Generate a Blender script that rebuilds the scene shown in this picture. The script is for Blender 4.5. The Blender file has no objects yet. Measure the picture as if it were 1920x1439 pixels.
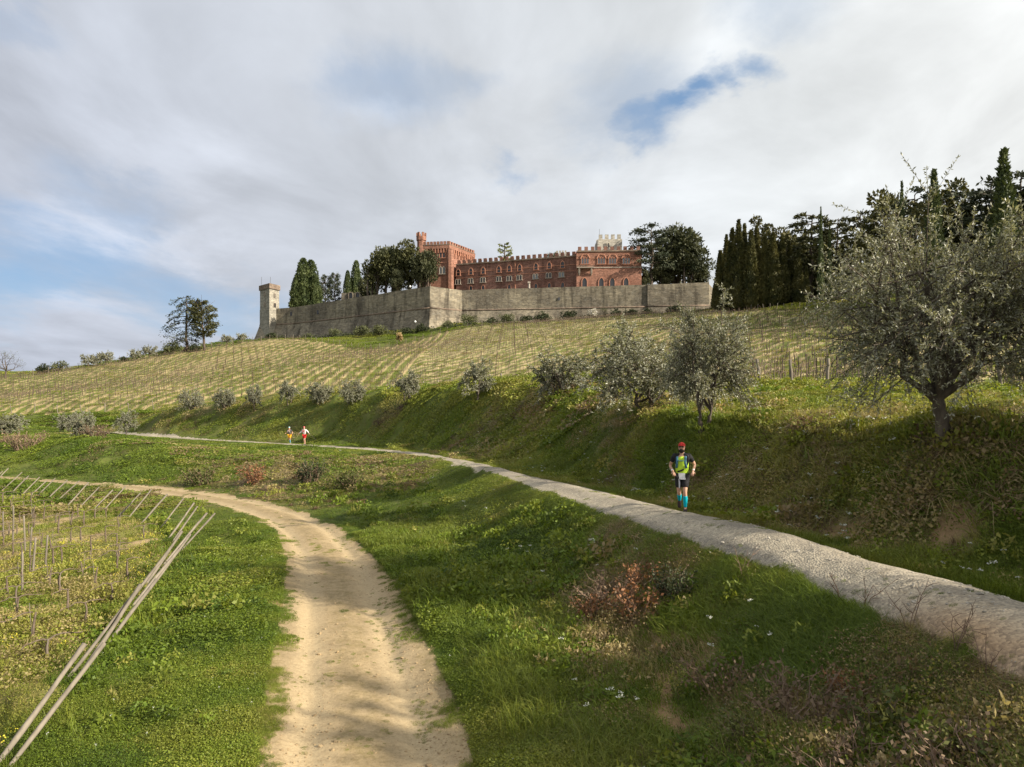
import bpy, bmesh, math, random
import numpy as np
from mathutils import Vector, Matrix

random.seed(7)
rng = np.random.default_rng(7)
S = bpy.context.scene
COL = S.collection
R = math.radians

# ------------------------------------------------------------------ camera
# metres; camera stands at the origin, +Y is the view direction, +Z up
F = 1320.0      # focal length in pixels of the 1920 px wide photograph
HZ = 786.0      # row of the horizon in the photograph
cam_d = bpy.data.cameras.new('camera')
cam_d.sensor_width = 36.0
cam_d.lens = 36.0 * F / 1920.0
cam_d.shift_y = (HZ - 719.5) / 1920.0
cam_d.clip_start = 0.1
cam_d.clip_end = 20000.0
cam = bpy.data.objects.new('camera', cam_d)
COL.objects.link(cam)
cam.rotation_euler = (R(90), 0, 0)
S.camera = cam

# ------------------------------------------------------------------ sun, sky, exposure
SUN_EL = R(26)
sh = np.array([0.92, -0.39]); sh /= np.linalg.norm(sh)
TO_SUN = Vector((sh[0]*math.cos(SUN_EL), sh[1]*math.cos(SUN_EL), math.sin(SUN_EL)))
sd = bpy.data.lights.new('sun', 'SUN')
sd.energy = 5.0
sd.angle = R(0.7)
sd.color = (1.0, 0.90, 0.74)
sun = bpy.data.objects.new('sun', sd)
COL.objects.link(sun)
sun.rotation_euler = TO_SUN.to_track_quat('Z', 'Y').to_euler()

S.view_settings.view_transform = 'Standard'
S.view_settings.look = 'None'
S.view_settings.gamma = 1.0
S.view_settings.use_curve_mapping = False
S.view_settings.exposure = 1.05
S.cycles.max_bounces = 5
S.cycles.diffuse_bounces = 2
S.cycles.transmission_bounces = 2
S.cycles.transparent_max_bounces = 4

class NT:
    """short hand for node trees"""
    def __init__(s, tree):
        s.t = tree; s.n = tree.nodes; s.l = tree.links
    def new(s, typ, **kw):
        n = s.n.new(typ)
        for k, v in kw.items(): setattr(n, k, v)
        return n
    def set(s, sock, v):
        if isinstance(v, bpy.types.NodeSocket): s.l.new(v, sock)
        else: sock.default_value = v
    def math(s, op, a, b=None, c=None, clamp=False):
        n = s.new('ShaderNodeMath', operation=op); n.use_clamp = clamp
        s.set(n.inputs[0], a)
        if b is not None: s.set(n.inputs[1], b)
        if c is not None: s.set(n.inputs[2], c)
        return n.outputs[0]
    def vec(s, op, a, b=None):
        n = s.new('ShaderNodeVectorMath', operation=op)
        s.set(n.inputs[0], a)
        if b is not None: s.set(n.inputs[1], b)
        return n.outputs['Value'] if op in ('DISTANCE', 'DOT_PRODUCT', 'LENGTH') else n.outputs[0]
    def mix(s, fac, a, b, blend='MIX'):
        n = s.new('ShaderNodeMix', data_type='RGBA', blend_type=blend)
        n.clamp_factor = True
        s.set(n.inputs[0], fac); s.set(n.inputs[6], a); s.set(n.inputs[7], b)
        return n.outputs[2]
    def range(s, v, a, b, c=0.0, d=1.0, smooth=False):
        n = s.new('ShaderNodeMapRange')
        if smooth: n.interpolation_type = 'SMOOTHSTEP'
        s.set(n.inputs[0], v)
        for i, q in enumerate((a, b, c, d)): n.inputs[i+1].default_value = q
        return n.outputs[0]
    def noise(s, vec, scale, detail=4.0, rough=0.55, dist=0.0, color=False):
        n = s.new('ShaderNodeTexNoise')
        if vec is not None: s.l.new(vec, n.inputs['Vector'])
        n.inputs['Scale'].default_value = scale
        n.inputs['Detail'].default_value = detail
        n.inputs['Roughness'].default_value = rough
        n.inputs['Distortion'].default_value = dist
        return n.outputs['Color'] if color else n.outputs['Fac']
    def mapping(s, vec, scale=(1, 1, 1), rot=(0, 0, 0)):
        n = s.new('ShaderNodeMapping')
        s.l.new(vec, n.inputs[0]); n.inputs['Scale'].default_value = scale; n.inputs['Rotation'].default_value = rot
        return n.outputs[0]

def C4(c): return (c[0], c[1], c[2], 1.0)

def pdir(px, py):
    v = Vector(((px-960)/F, 1.0, (HZ-py)/F)); v.normalize(); return v

def build_world():
    w = bpy.data.worlds.new('World'); S.world = w; w.use_nodes = True
    N = NT(w.node_tree); N.n.clear()
    out = N.new('ShaderNodeOutputWorld'); bg = N.new('ShaderNodeBackground')
    N.l.new(bg.outputs[0], out.inputs[0])
    STR = 0.10
    bg.inputs['Strength'].default_value = 0.05
    sky = N.new('ShaderNodeTexSky', sky_type='NISHITA')
    sky.sun_disc = False; sky.sun_elevation = SUN_EL; sky.sun_rotation = math.atan2(sh[0], sh[1])
    sky.air_density = 1.0; sky.dust_density = 0.6; sky.ozone_density = 1.6
    tc = N.new('ShaderNodeTexCoord')
    d = N.vec('NORMALIZE', tc.outputs['Generated'])
    sep = N.new('ShaderNodeSeparateXYZ'); N.l.new(d, sep.inputs[0])
    z = N.math('MAXIMUM', sep.outputs[2], 0.0)
    den = N.math('ADD', z, 0.16)
    cx = N.math('DIVIDE', sep.outputs[0], den); cy = N.math('DIVIDE', sep.outputs[1], den)
    comb = N.new('ShaderNodeCombineXYZ'); N.l.new(cx, comb.inputs[0]); N.l.new(cy, comb.inputs[1])
    P = comb.outputs[0]
    # the cloud deck is drawn out along the wind (towards upper right)
    Pm = N.mapping(P, scale=(1.0, 0.7, 1.0), rot=(0, 0, R(-28)))
    n1 = N.noise(Pm, 0.8, 7, 0.52, 0.35)
    n2 = N.noise(Pm, 2.6, 8, 0.55, 0.4)
    nc = N.noise(Pm, 1.8, 9, 0.60, 0.2, color=True)
    # direction warped by the same noise so that openings get wispy rims
    off = N.vec('MULTIPLY', N.vec('SUBTRACT', nc, (0.5, 0.5, 0.5)), (0.27, 0.27, 0.22))
    dw = N.vec('ADD', d, off)
    gaps = [(1200, 240, .05, 1.0), (1245, 222, .04, 1.0), (1300, 192, .032, 1.0), (1350, 168, .028, .95), (1395, 140, .03, .85), (1150, 205, .085, .42),
            (720, 190, .08, .5), (650, 175, .05, .4), (800, 175, .05, .4), (975, 338, .03, .45), (235, 375, .07, .45), (60, 500, .10, .85), (200, 520, .09, .75), (340, 560, .08, .7),
            (440, 590, .06, .6), (10, 560, .07, .5), (1420, 20, .06, .3), (5, 30, .03, .25)]
    m = None
    for px, py, rad, amp in gaps:
        g = pdir(px, py)
        # openings low in the sky are seen flat: measure height more strongly
        dist = N.vec('LENGTH', N.vec('MULTIPLY', N.vec('SUBTRACT', dw, tuple(g)), (1.0, 1.0, 1.9)))
        v = N.range(dist, rad*0.25, rad*1.6, amp, 0.0, smooth=True)
        m = v if m is None else N.math('MAXIMUM', m, v)
    # openings over the rest of the sky (same look as in view)
    back = N.range(sep.outputs[1], 0.3, 0.0, 0.0, 1.0, smooth=True)
    gen = N.math('MULTIPLY', N.range(n1, 0.40, 0.30, 0.0, 0.8, smooth=True), back)
    m = N.math('MAXIMUM', m, gen)
    m = N.math('MULTIPLY', m, N.range(n2, 0.30, 0.62, 0.62, 1.1), clamp=True)
    # cloud brightness: greyer away from the sun, white towards it
    dots = N.vec('DOT_PRODUCT', d, (float(sh[0]), float(sh[1]), 0.15))
    side = N.range(dots, -0.95, 0.02, 0.0, 1.0)
    cc = N.mix(side, C4((.47, .51, .61)), C4((.80, .83, .845)))
    cc = N.mix(N.range(dots, 0.02, 1.0, 0.0, 1.0), cc, C4((1.35, 1.33, 1.26)))
    n3 = N.noise(Pm, 1.5, 9, 0.56, 0.5)
    br = N.range(n3, 0.28, 0.72, 0.78, 1.2)
    br2 = N.range(n2, 0.3, 0.7, 0.91, 1.09)
    br = N.math('MULTIPLY', br, br2)
    lift = None
    for px, py, rad, amp in [(200, 435, .10, .30), (330, 445, .08, .22), (40, 600, .14, .2), (340, 280, .1, .18), (1300, 130, .1, .12), (1150, 330, .2, .10), (690, 235, .05, .2)]:
        g = pdir(px, py)
        dist = N.vec('LENGTH', N.vec('MULTIPLY', N.vec('SUBTRACT', dw, tuple(g)), (1.0, 1.0, 2.2)))
        v = N.range(dist, 0.0, rad*1.4, amp, 0.0, smooth=True)
        lift = v if lift is None else N.math('MAXIMUM', lift, v)
    br = N.math('ADD', br, lift)
    cb = N.vec('SCALE', cc); cb.node.inputs['Scale'].default_value = 1.0
    N.l.new(N.math('MULTIPLY', br, 1.0/STR), cb.node.inputs['Scale'])
    skyc = N.vec('SCALE', sky.outputs[0]); skyc.node.inputs['Scale'].default_value = 1.0
    # thin veil in the openings
    op = N.mix(0.55, skyc, C4((.30/STR, .49/STR, .78/STR)))
    N.l.new(N.mix(m, cb, op), bg.inputs['Color'])
build_world()

# ------------------------------------------------------------------ helpers: noise, polygons, meshes
def _h(ix, iy, seed):
    h = (ix.astype(np.int64)*374761393 + iy.astype(np.int64)*668265263 + seed*974634777) & 0xffffffff
    h = ((h ^ (h >> 13)) * 1274126177) & 0xffffffff
    h = h ^ (h >> 16)
    return (h & 0xffffff) / float(0xffffff)
def vnoise(x, y, seed=0):
    x = np.asarray(x, float); y = np.asarray(y, float)
    ix = np.floor(x); iy = np.floor(y); fx = x-ix; fy = y-iy
    fx = fx*fx*(3-2*fx); fy = fy*fy*(3-2*fy)
    a = _h(ix, iy, seed); b = _h(ix+1, iy, seed); c = _h(ix, iy+1, seed); d = _h(ix+1, iy+1, seed)
    return (a*(1-fx)+b*fx)*(1-fy) + (c*(1-fx)+d*fx)*fy
def fbm(x, y, seed=0, octv=4):
    s = 0; a = 0.5; t = 0
    for i in range(octv):
        s = s + a*vnoise(x*2**i, y*2**i, seed+i*17); t += a; a *= .5
    return s/t
def sstep(a, b, x):
    t = np.clip((np.asarray(x, float)-a)/(b-a), 0, 1); return t*t*(3-2*t)
def inpoly(x, y, poly):
    p = np.asarray(poly, float); r = np.zeros(np.shape(x), bool)
    x0, y0 = p[-1]
    for x1, y1 in p:
        c = ((y0 > y) != (y1 > y))
        with np.errstate(divide='ignore', invalid='ignore'):
            xi = (x1-x0)*(y-y0)/(y1-y0+1e-12)+x0
        r ^= c & (x < xi)
        x0, y0 = x1, y1
    return r
def polydist(x, y, line):
    """distance to a polyline, signed (+ right of travel), and arc length"""
    L = np.asarray(line, float); best = np.full(np.shape(x), 1e9); sg = np.zeros(np.shape(x)); arc = np.zeros(np.shape(x)); s0 = 0
    for (x0, y0), (x1, y1) in zip(L[:-1], L[1:]):
        dx, dy = x1-x0, y1-y0; l2 = dx*dx+dy*dy; l = math.sqrt(l2)
        t = np.clip(((x-x0)*dx+(y-y0)*dy)/l2, 0, 1)
        ex = x-(x0+t*dx); ey = y-(y0+t*dy); d = np.hypot(ex, ey)
        q = d < best
        best = np.where(q, d, best); sg = np.where(q, np.sign(dy*ex-dx*ey), sg); arc = np.where(q, s0+t*l, arc)
        s0 += l
    return best*sg, arc
def resample(line, step):
    L = np.asarray(line, float); d = np.r_[0, np.cumsum(np.linalg.norm(np.diff(L, axis=0), axis=1))]
    n = max(2, int(d[-1]/step)+1); t = np.linspace(0, d[-1], n)
    return np.stack([np.interp(t, d, L[:, i]) for i in range(L.shape[1])], 1)

def np_mesh(name, v, f, mats=(), smooth=False, attrs=None, midx=None):
    me = bpy.data.meshes.new(name)
    me.from_pydata(np.asarray(v, float) if not isinstance(v, list) else v, [], f)
    for m in mats: me.materials.append(m)
    if midx is not None: me.polygons.foreach_set('material_index', np.asarray(midx, np.int32))
    if smooth: me.polygons.foreach_set('use_smooth', np.ones(len(me.polygons), bool))
    if attrs:
        for k, a in attrs.items():
            at = me.attributes.new(k, 'FLOAT', 'POINT'); at.data.foreach_set('value', np.asarray(a, np.float32))
    me.update()
    return me
def link(name, me, parent=None, loc=None):
    o = bpy.data.objects.new(name, me); COL.objects.link(o)
    if parent is not None: o.parent = parent
    if loc is not None: o.location = loc
    return o
def tag(o, label=None, cat=None, group=None, kind=None):
    if label: o['label'] = label
    if cat: o['category'] = cat
    if group: o['group'] = group
    if kind: o['kind'] = kind
    return o
def thing(name, label, cat, loc=(0, 0, 0), rotz=0.0, group=None):
    o = bpy.data.objects.new(name, None); COL.objects.link(o)
    o.empty_display_size = 0.2
    o.location = loc; o.rotation_euler = (0, 0, rotz)
    return tag(o, label, cat, group)
def dup(root, loc, rotz=0.0, scale=1.0, label=None, group=None, cat=None):
    r = root.copy(); COL.objects.link(r); r.location = loc; r.rotation_euler = (0, 0, rotz)
    r.scale = (scale,)*3 if not hasattr(scale, '__len__') else scale
    tag(r, label, cat, group)
    for ch in list(root.children):
        c = ch.copy(); COL.objects.link(c); c.parent = r
        for g in list(ch.children):
            d = g.copy(); COL.objects.link(d); d.parent = c
    return r

class Geo:
    """collects vertices and faces of one mesh"""
    def __init__(s): s.v = []; s.f = []; s.n = 0; s.mi = []
    def add(s, v, f, mi=0):
        v = np.asarray(v, float).reshape(-1, 3)
        s.v.append(v)
        for q in f: s.f.append(tuple(int(i)+s.n for i in q))
        s.mi += [mi]*len(f); s.n += len(v)
        return s
    def quads(s, v4, mi=0):
        v4 = np.asarray(v4, float).reshape(-1, 4, 3); k = len(v4)
        s.v.append(v4.reshape(-1, 3))
        f = (np.arange(k*4).reshape(-1, 4)+s.n)
        s.f += [tuple(q) for q in f.tolist()]
        s.mi += [mi]*k; s.n += k*4
        return s
    def box(s, c, sz, rot=None, mi=0):
        x, y, z = [q/2 for q in sz]
        v = np.array([(-x,-y,-z),(x,-y,-z),(x,y,-z),(-x,y,-z),(-x,-y,z),(x,-y,z),(x,y,z),(-x,y,z)])
        if rot is not None: v = v @ np.asarray(rot).T
        v = v+np.asarray(c)
        return s.add(v, [(0,3,2,1),(4,5,6,7),(0,1,5,4),(1,2,6,5),(2,3,7,6),(3,0,4,7)], mi)
    def tube(s, pts, rad, n=6, cap=True, mi=0, wob=0.0):
        P = np.asarray(pts, float); k = len(P)
        rad = np.broadcast_to(np.asarray(rad, float), (k,))
        T = np.gradient(P, axis=0); T /= np.linalg.norm(T, axis=1)[:, None]+1e-9
        ref = np.array([1., 0, 0]) if abs(T[0][0]) < .8 else np.array([0, 1., 0])
        vs = []
        a = np.arange(n)*2*math.pi/n
        for i in range(k):
            u = np.cross(T[i], ref); u /= np.linalg.norm(u)+1e-9; w = np.cross(T[i], u)
            rr = rad[i]*(1+wob*(np.random.RandomState(i*7+n).rand(n)-.5)) if wob else rad[i]
            vs.append(P[i]+(np.cos(a)*rr)[:, None]*u+(np.sin(a)*rr)[:, None]*w)
        f = []
        for i in range(k-1):
            for j in range(n):
                f.append((i*n+j, i*n+(j+1) % n, (i+1)*n+(j+1) % n, (i+1)*n+j))
        if cap:
            f.append(tuple(range(n-1, -1, -1))); f.append(tuple((k-1)*n+j for j in range(n)))
        return s.add(np.concatenate(vs), f, mi)
    def mesh(s, name, mats=(), smooth=False):
        v = np.concatenate(s.v) if s.v else np.zeros((0, 3))
        me = bpy.data.meshes.new(name)
        me.from_pydata(v.tolist(), [], s.f)
        for m in mats: me.materials.append(m)
        if len(mats) > 1: me.polygons.foreach_set('material_index', np.asarray(s.mi, np.int32))
        if smooth: me.polygons.foreach_set('use_smooth', np.ones(len(me.polygons), bool))
        me.update(); return me

def unit(v): return v/(np.linalg.norm(v, axis=-1, keepdims=True)+1e-9)
def leaf_quads(c, dirs, L, Wd, g):
    """pointed leaves: base, side, tip, side"""
    d = unit(dirs); side = unit(np.cross(d, g.normal(size=d.shape)))
    L = np.broadcast_to(L, (len(c),))[:, None]; Wd = np.broadcast_to(Wd, (len(c),))[:, None]
    return np.stack([c, c+d*L*.5+side*Wd*.5, c+d*L, c+d*L*.5-side*Wd*.5], 1)

# ------------------------------------------------------------------ materials
def base_mat(name, rough=0.9, spec=0.2):
    m = bpy.data.materials.new(name); m.use_nodes = True
    N = NT(m.node_tree); b = N.n['Principled BSDF']
    b.inputs['Roughness'].default_value = rough
    b.inputs['Specular IOR Level'].default_value = spec
    return m, N, b
def obj_co(N): return N.new('ShaderNodeTexCoord').outputs['Object']
def wpos(N): return N.new('ShaderNodeNewGeometry').outputs['Position']
def bump(N, b, h, strength, dist=0.02):
    n = N.new('ShaderNodeBump'); n.inputs['Strength'].default_value = strength; n.inputs['Distance'].default_value = dist
    N.l.new(h, n.inputs['Height']); N.l.new(n.outputs[0], b.inputs['Normal'])
def m_noise(name, c1, c2, scale=4.0, rough=0.9, detail=5, bmp=0.0, spec=0.2, stretch=(1, 1, 1), rand=0.0):
    m, N, b = base_mat(name, rough, spec)
    co = N.mapping(obj_co(N), scale=stretch)
    n = N.noise(co, scale, detail, .6)
    c = N.mix(N.range(n, .3, .7), C4(c1), C4(c2))
    if rand:
        oi = N.new('ShaderNodeObjectInfo')
        c = N.mix(1.0, c, N.mix(oi.outputs['Random'], C4((1-rand,)*3), C4((1+rand,)*3)), 'MULTIPLY')
    N.l.new(c, b.inputs['Base Color'])
    if bmp: bump(N, b, n, bmp)
    return m
def m_leaf(name, c1, c2, back=None, trans=0.3, rough=0.6, scale=0.9, spec=.2, tint=None):
    """foliage: two tones in clumps, light shining through, paler underside"""
    m = bpy.data.materials.new(name); m.use_nodes = True
    N = NT(m.node_tree); N.n.clear()
    out = N.new('ShaderNodeOutputMaterial')
    oi = N.new('ShaderNodeObjectInfo')
    pos = wpos(N)
    n = N.noise(pos, scale, 3, .6)
    if tint:
        at = N.new('ShaderNodeAttribute', attribute_type='INSTANCER', attribute_name='tint')
        cr = N.new('ShaderNodeValToRGB'); N.l.new(at.outputs['Fac'], cr.inputs[0])
        el = cr.color_ramp.elements
        el[0].position = tint[0][0]; el[0].color = C4(tint[0][1])
        el[1].position = tint[-1][0]; el[1].color = C4(tint[-1][1])
        for p_, c_ in tint[1:-1]:
            e = el.new(p_); e.color = C4(c_)
        c = cr.outputs[0]
        c = N.mix(1.0, c, N.mix(oi.outputs['Random'], C4((.72, .72, .72)), C4((1.22, 1.22, 1.22))), 'MULTIPLY')
    else:
        c = N.mix(N.range(n, .32, .68), C4(c1), C4(c2))
        c = N.mix(1.0, c, N.mix(oi.outputs['Random'], C4((.85, .85, .85)), C4((1.15, 1.12, 1.1))), 'MULTIPLY')
    if back:
        gb = N.new('ShaderNodeNewGeometry').outputs['Backfacing']
        c = N.mix(gb, c, C4(back))
    df = N.new('ShaderNodeBsdfPrincipled'); N.l.new(c, df.inputs['Base Color'])
    df.inputs['Roughness'].default_value = rough; df.inputs['Specular IOR Level'].default_value = spec
    tr = N.new('ShaderNodeBsdfTranslucent')
    N.l.new(N.mix(1.0, c, C4((1.25, 1.2, .6)), 'MULTIPLY'), tr.inputs[0])
    mx = N.new('ShaderNodeMixShader'); mx.inputs[0].default_value = trans
    N.l.new(df.outputs[0], mx.inputs[1]); N.l.new(tr.outputs[0], mx.inputs[2])
    N.l.new(mx.outputs[0], out.inputs[0])
    return m

# ------------------------------------------------------------------ terrain: lines of known height, joined by a smooth surface
def W(px, py, d): return ((px-960)/F*d, d, (HZ-py)/F*d)
def Wz(px, py, z):
    d = -z*F/(py-HZ); return ((px-960)/F*d, d, z)

ZL = -4.2       # lower dirt track
ZU = -2.44      # upper gravel road
trackL = [(-.6, -4, ZL), (-1.3, 1, ZL), (-2.2, 5, ZL)] + [Wz(px, py, ZL) for px, py in
    [(470,1439),(488,1300),(512,1180),(530,1090),(533,1045),(515,1000),(480,970),(400,945),(300,928),(200,915),(100,904),(20,898)]] + [(-48, 56, ZL), (-66, 63, ZL), (-90, 66, ZL)]
trackR = [(2.2, -4, ZL), (1.6, 1, ZL), (.5, 5, ZL)] + [Wz(px, py, ZL) for px, py in
    [(905,1439),(872,1330),(800,1190),(740,1090),(690,1028),(640,988),(580,963),(500,941),(400,923),(300,912),(200,905),(100,899),(20,894)]] + [(-48, 58.5, ZL), (-66, 66, ZL), (-90, 69, ZL)]
roadN = [(3.0, -8, ZU), (3.9, -2, ZU), (4.5, 3, ZU)] + [Wz(px, py, ZU) for px, py in
    [(1920,1285),(1700,1175),(1500,1090),(1330,1032),(1200,985),(1100,950),(1000,915),(900,879),(800,857),(700,845),(600,838)]] + [W(500, 831.5, 70), W(400, 826.5, 77), W(330, 822, 84), (-55, 95, -1.9), (-76, 106, -1.2), (-110, 118, -1)]
roadF = [(5.6, -8, ZU), (6.3, -2, ZU), (6.9, 3, ZU)] + [Wz(px, py, ZU) for px, py in
    [(1920,1130),(1700,1075),(1500,1012),(1300,965),(1200,940),(1100,915),(1000,893),(900,868),(800,850),(700,840.5),(600,834.5)]] + [W(500, 829.3, 73.5), W(400, 823.8, 80.5), W(330, 819, 88), (-54, 98, -1.9), (-75, 109, -1.2), (-110, 121, -1)]

lines = [(trackL, .4), (trackR, .4), (roadN, .5), (roadF, .5)]
# foot of the lower bank, its crest where it stands forward of the road
lines.append(([(3.0, -5, ZL+.1), (2.2, 1, ZL+.1), (1.15, 5, ZL+.1)] + [Wz(px, py, ZL+.12) for px, py in
    [(1000,1439),(940,1330),(860,1200),(792,1110),(745,1040),(690,985),(600,945),(500,926),(400,911),(200,896),(50,888)]], .4))
lines.append(([(2.6, -8, ZU-.1), (3.45, -2, ZU-.1), (4.0, 3, ZU-.1)] + [Wz(px, py, ZU-.14) for px, py in
    [(1860,1290),(1660,1188),(1460,1098),(1290,1036),(1170,990),(1060,950),(960,912)]] +
    [W(880, 890, 36), W(800, 879, 40), W(700, 870, 44), W(600, 864, 46), W(500, 861, 48), W(400, 859, 50), W(300, 853, 52), W(200, 835, 56), W(100, 832, 62), W(0, 834, 66)], .5))
lines.append(([W(700, 857, 50), W(600, 851, 55), W(500, 847, 58), W(400, 843, 61), W(300, 835, 65), W(200, 821, 72), W(100, 815, 78), W(0, 815, 82), W(-150, 818, 86)], .5))
# hollow of the lower bank: steep under the road edge, easing out towards the lower track
lines.append(([(2.75, 5.6, -3.42), (2.75, 6.8, -3.42), (2.7, 8.2, -3.5)], .5))
lines.append(([(1.05, 15.4, -3.6), (.75, 16.6, -3.64), (0, 19.9, -3.64), (-1.7, 26.0, -3.62), (-3.9, 31, -3.5)], .5))
lines.append(([(1.9, 6.6, -3.82), (1.75, 8.4, -3.84)], .5))
lines.append(([(-.35, 15.6, -3.9), (-1.2, 19.3, -3.92), (-2.8, 25, -3.92)], .5))
# upper bank: foot and crest
lines.append(([(6.4, -8, ZU+.08), (7.2, -2, ZU+.08), (7.7, 3, ZU+.08)] + [Wz(px, py, ZU+.1) for px, py in
    [(1985,1092),(1760,1045),(1550,985),(1350,942),(1220,916),(1120,894),(1010,872),(900,854),(790,840),(690,833),(600,829)]] + [W(500, 823, 77), W(400, 815, 84), W(300, 808, 92)], .5))
lines.append(([(8.4, -8, -.75), (9.6, -2, -.75), (10.2, 3, -.72), (9.9, 7.5, -.68), W(2080, 868, 10.6)] + [W(px, py, d) for px, py, d in
    [(1920,853,12.1),(1770,836,13.6),(1600,812,17.2),(1480,797,20.5),(1330,803,23),(1250,790,26),(1200,775,31),(1100,755,41),(1050,746,46.5),(960,744,53),(895,746,57.5),(765,748,69),(660,751,77),(600,751,81),(540,757,84),(475,763,87),(420,767,90),(358,769,94),(300,775,97),(237,783,98)]], .5))
lines.append(([(11.8, 3, -.66), (12.0, 8, -.60)] + [((px-960)/F*d, d, z) for px, d, z in [(1920, 14.3, -.56), (1770, 15.6, -.48), (1600, 19.2, -.32), (1480, 22.6, -.10), (1330, 25.6, -.1), (1200, 33.5, .5)]], .5))
lines.append(([(14.5, 12, -.42)] + [((px-960)/F*d, d, z) for px, d, z in [(1920, 17.6, -.36), (1770, 19, -.24), (1600, 22.2, -.06), (1480, 26, .16), (1330, 30, .26), (1200, 37.5, .85)]], .5))
lines.append(([((px-960)/F*d, d, z) for px, d, z in [(2150, 25, .55), (1920, 28, .82), (1700, 31, 1.0), (1560, 33, 1.05), (1420, 37, 1.25), (1300, 43, 1.45)]], .5))
# terrace and foot of the vineyard slope
lines.append(([(14, -6, -.5), (15, 0, -.45), (16, 8, -.1)] + [W(px, py, d) for px, py, d in [(1990,765,21),(1850,768,22),(1700,770,23),(1560,776,25),(1420,765,30),(1300,757,36),(1180,745,46)]], .6))
vb = [W(px, py, d) for px, py, d in [(2300,742,32),(1920,733,37),(1608,722,43),(1455,720,47),(1300,724,53),(1105,718,61),(1040,735,64),(950,736,69),(845,736,77),(760,741,83),(700,745,90),(600,748,95),(450,760,102),(300,768,108),(150,776,113),(0,775,117),(-250,778,122)]]
lines.append((vb, .6))
lines.append(([W(px, py, d) for px, py, d in [(-250,762,138),(0,745,143),(150,732,141),(300,715,146),(450,700,150),(600,686,152),(900,667,147),(1200,652,135),(1350,646,118),(1500,645,98),(1700,655,80),(1920,665,72)]], 1.0))
vt = [W(px, py, d) for px, py, d in [(-250,735,172),(-100,722,174),(0,714,178),(100,699,186),(200,683,196),(300,666,206),(400,651,216),(480,639,226),(560,636,230),(640,648,216),(700,656,207),(760,648,214),(840,620,228),(920,609,234),(1000,606,236),(1100,600,233),(1200,592,226),(1330,582,205),(1450,582,172),(1560,580,152),(1700,590,130),(1920,600,108),(2200,610,95)]]
lines.append((vt, 1.0))
# beyond: crest falls away on the left, platform under the castle, wooded rise on the right
lines.append(([W(px, py, d) for px, py, d in [(-100,726,200),(0,716,205),(100,702,212),(200,690,225),(300,674,235),(400,658,244),(450,648,255)]], 1.0))
lines.append(([W(px, py, d) for px, py, d in [(465,641,290),(551,638,286),(640,632,266),(700,628,254),(760,622,247),(806,614,244),(870,610,248),(1000,606,247),(1100,603,245),(1215,599,242),(1330,586,238)]], 1.0))
lines.append(([W(px, py, d) for px, py, d in [(1400,572,205),(1500,570,185),(1600,565,165),(1750,570,140),(1920,570,130),(2100,570,125)]], 1.0))
lines.append(([W(px, py, d) for px, py, d in [(480,640,310),(700,575,330),(950,550,340),(1200,545,330),(1400,540,290),(1650,530,250),(1920,530,220)]], 1.0))
# lower vineyard field
lines.append(([(-10, -3, -4.3), (-8, 4, -4.3), (-7.4, 9, -4.32), (-9, 14, -4.32), (-11.5, 23, -4.32), (-16.5, 29.5, -4.32), (-24, 36.5, -4.32), (-36, 47, -4.32), (-52, 55, -4.3)], .5))
lines.append(([(-17, -3, -4.6), (-15, 8, -4.6), (-17, 16, -4.62), (-25, 28, -4.65), (-40, 40, -4.7), (-70, 48, -4.8)], 1.0))
P = []
for L, st in lines:
    L = np.asarray(L, float)
    r = np.hypot(L[:, 0], L[:, 1])
    d = np.r_[0, np.cumsum(np.linalg.norm(np.diff(L[:, :2], axis=0), axis=1)/np.minimum(r[:-1], r[1:]).clip(2.5))]
    n = max(2, int(d[-1]/(.07*st+.02))+1)
    t = np.linspace(0, d[-1], n)
    P.append(np.stack([np.interp(t, d, L[:, i]) for i in range(3)], 1))
P = np.concatenate(P)
ex = []
for th, rz in [(40, [(600, 30), (1500, 10), (4000, -60)]), (15, [(600, 20), (1500, -40), (4000, -90)]), (0, [(600, 10), (1500, -60), (4000, -90)]), (-15, [(600, -25), (1500, -80), (4000, -100)]),
               (-28, [(280, 8), (600, -40), (1500, -90), (4000, -100)]), (-40, [(250, -4), (600, -50), (1500, -90), (4000, -100)]),
               (-60, [(60, -6), (150, -12), (400, -40), (1500, -90), (4000, -100)]), (60, [(40, 1.2), (80, 5), (160, 14), (400, 30), (1500, 10), (4000, -60)]),
               (90, [(14, -.5), (40, 0), (160, 6), (400, 10), (1500, 0), (4000, -60)]), (-90, [(15, -4.6), (40, -6), (150, -16), (400, -40), (1500, -90), (4000, -100)]),
               (130, [(15, -.7), (40, -1), (150, -4), (400, -20), (1500, -60), (4000, -100)]), (-130, [(15, -4.6), (40, -6), (150, -16), (400, -40), (1500, -90), (4000, -100)]),
               (178, [(12, -4), (40, -5), (150, -12), (400, -30), (1500, -80), (4000, -100)]), (-178, [(12, -4), (40, -5), (150, -12), (400, -30), (1500, -80), (4000, -100)])]:
    for r_, z_ in rz: ex.append((r_*math.sin(R(th)), r_*math.cos(R(th)), z_))
P = np.concatenate([P, np.array(ex)])
pr = np.hypot(P[:, 0], P[:, 1]); pt = np.arctan2(P[:, 0], P[:, 1]); pl = np.log(pr)
ok = pr > 2.4; P, pr, pt, pl = P[ok], pr[ok], pt[ok], pl[ok]
keep = []
for i in range(len(P)):
    if all((pt[i]-pt[j])**2+(pl[i]-pl[j])**2 > .012**2 for j in keep): keep.append(i)
P, pr, pt, pl = P[keep], pr[keep], pt[keep], pl[keep]
pw = P[:, 2]/pr
SL = .8                                    # weight of log range against azimuth
def tpsk(d2): return np.where(d2 > 1e-12, .5*d2*np.log(d2+1e-12), 0)
nP = len(P)
cu, cv = pt, pl*SL
A = np.zeros((nP+3, nP+3))
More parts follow.
